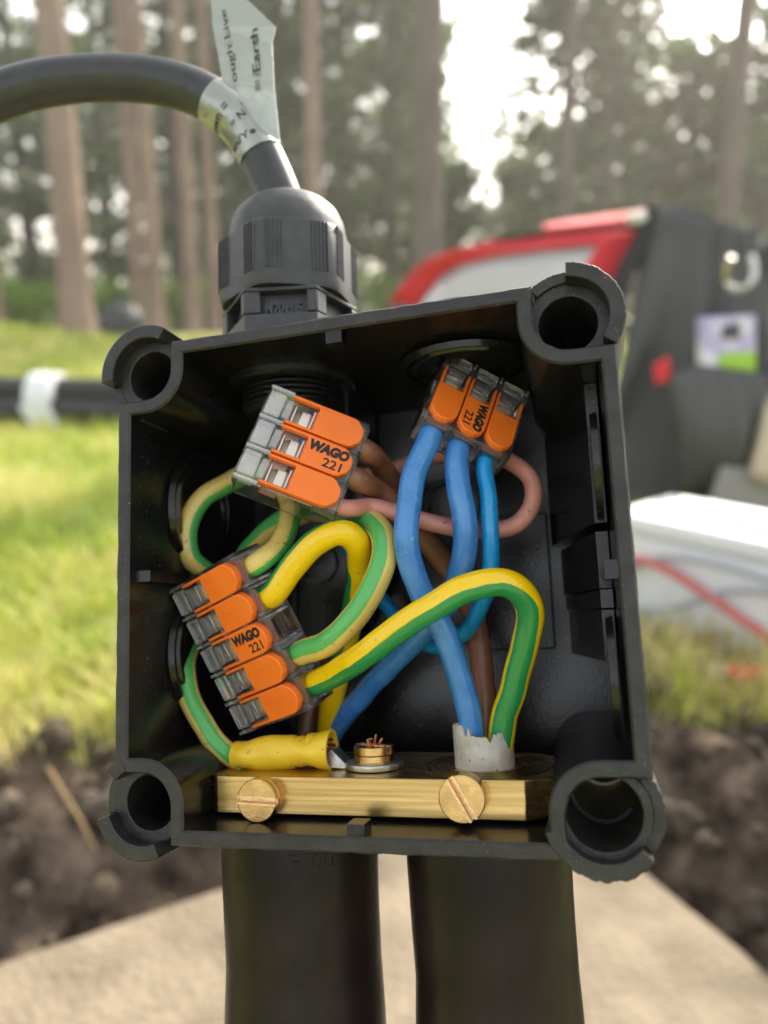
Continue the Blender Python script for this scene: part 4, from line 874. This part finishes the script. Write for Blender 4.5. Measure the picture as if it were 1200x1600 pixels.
# --- white plastic crate lid with a red cable lying over it
WHT = mat('white plastic', (.72, .74, .8), .45, mm=False, bump=.3, bscale=4, c2=(.78, .8, .84), nscale=5)
wx, wy = at(985, 1022, None, .05), at(1215, 1052, None, .05)
zb = .045; c0 = at(950, 978, None, zb); c1 = at(1330, 1104, None, zb); u = (c1 - c0).normalized(); vdir = Vector((-u.y, u.x, 0)); Wl, Dl, Hl = .48, .13, .138
Mw = Matrix(((u.x, vdir.x, 0, c0.x), (u.y, vdir.y, 0, c0.y), (u.z, 0, 1, c0.z), (0, 0, 0, 1)))
bm = bmesh.new(); bx(bm, 0, Wl, 0, Dl, 0, Hl - .012); bx(bm, -.006, Wl + .006, -.006, Dl + .006, Hl - .010, Hl + .012); bx(bm, .03, Wl - .03, .03, Dl - .03, Hl + .010, Hl + .022)
tub = thing('plastic_tub', 'low white plastic tub with a lid on the grass right of the box', 'tub', Mw); obj('tub_body', bm, WHT, tub, scale=1, bevel=.008, seg=3)
def face(px, py):                         # point just in front of the tub's front side
    d = at(px, py, 1.0) - Vector((0, 0, CAMH)); nrm = -vdir; o = Vector((0, 0, CAMH)); s = ((c0 + nrm * .012) - o).dot(nrm) / d.dot(nrm); return o + d * s
REDC = mat('red cable', (.6, .13, .13), .5, mm=False); SHDC = mat('cable shadow grey', (.33, .36, .4), .5, mm=False)  # the grey one colours thin strands that imitate cable shadows on the tub
rcp = [face(940, 905), face(985, 876), face(1030, 883), face(1090, 920), face(1150, 962), face(1215, 1005), face(1300, 1060)]
bm = bmesh.new(); tube(bm, [(*p, 0) for p in rcp], .0048, .02, 12); tag(obj('red_cable', bm, REDC, scale=1, M=Matrix()), 'red cable drooping diagonally across the front of the white tub', 'cable')
bm = bmesh.new(); tube(bm, [(*(face(a, b_)), 0) for a, b_ in ((960, 940), (1010, 958), (1070, 945), (1130, 925), (1190, 925), (1260, 935))], .003, .02, 8); tag(obj('cable_shadow', bm, SHDC, scale=1, M=Matrix()), 'cable shadow built as a thin grey strand curving low across the white tub', 'cable')
bm = bmesh.new(); tube(bm, [(*(face(a, b_)), 0) for a, b_ in ((960, 900), (1030, 872), (1100, 878), (1170, 897), (1260, 930))], .003, .02, 8); tag(obj('cable_shadow', bm, SHDC, scale=1, M=Matrix()), 'cable shadow built as a thin grey strand arching high across the white tub', 'cable')
# --- screwdriver on the grass
a, b_ = at(1100, 1046, None, .07), at(1225, 1064, None, .07); ax_ = (b_ - a); sd_ = thing('screwdriver', 'red handled screwdriver lying on the grass below the white tub', 'screwdriver', Matrix.Translation(a))
REDP = mat('red handle plastic', (.7, .03, .02), .35, mm=False); PALE = mat('pale insulated shaft', (.62, .6, .58), .5, mm=False)
bm = bmesh.new(); tube(bm, [(*(ax_ * t), 0, r) for t, r in ((0, .5), (.05, 1), (.36, 1))], .0032, .01, 12); obj('shaft', bm, PALE, sd_, scale=1)
bm = bmesh.new(); tube(bm, [(*(ax_ * t), 0, r) for t, r in ((.3, .55), (.34, .8), (.42, .75), (.55, 1), (.8, 1.15), (1.0, 1.2), (1.25, 1.1), (1.3, .6))], .0095, .01, 12); obj('handle', bm, REDP, sd_, scale=1)
# twigs and rusty scraps in the soil
bm = bmesh.new(); p = at(100, 1308, None, .02); tube(bm, [(p.x - .012, p.y, .035, 0), (p.x, p.y + .002, .037, 0), (p.x + .016, p.y - .003, .033, 0, .6)], .0022, .004, 8); tag(obj('brick_chip', bm, mat('terracotta chip', (.3, .08, .05), .8, mm=False), scale=1, M=Matrix()), 'small reddish fragment in the dark soil at left', 'fragment')
bm = bmesh.new(); pts = [at(75, 1200, None, .075), at(100, 1240, None, .06), at(125, 1280, None, .05), at(150, 1330, None, .03)]; tube(bm, [(*p, 0, 1 - .15 * i) for i, p in enumerate(pts)], .0016, .01, 6); tag(obj('dry_stalk', bm, mat('dry stalk', (.33, .22, .1), .8, mm=False), scale=1, M=Matrix()), 'thin dry stalk hanging down the soil bank at left', 'stalk')

# ================================================================== HAZE between the box and the wood
HZ = bpy.data.materials.new('thin sunlit haze'); HZ.use_nodes = True; N = HZ.node_tree.nodes; N.remove(N['Principled BSDF'])
pv = N.new('ShaderNodeVolumePrincipled'); pv.inputs['Color'].default_value = (1, .95, .86, 1); pv.inputs['Density'].default_value = .0048; pv.inputs['Anisotropy'].default_value = .35
HZ.node_tree.links.new(pv.outputs[0], N['Material Output'].inputs['Volume'])
bm = bmesh.new(); bx(bm, -450, 450, -40, 380, -3, 26); tag(obj('haze', bm, HZ, scale=1, smooth=None, M=Matrix()), kind='stuff')
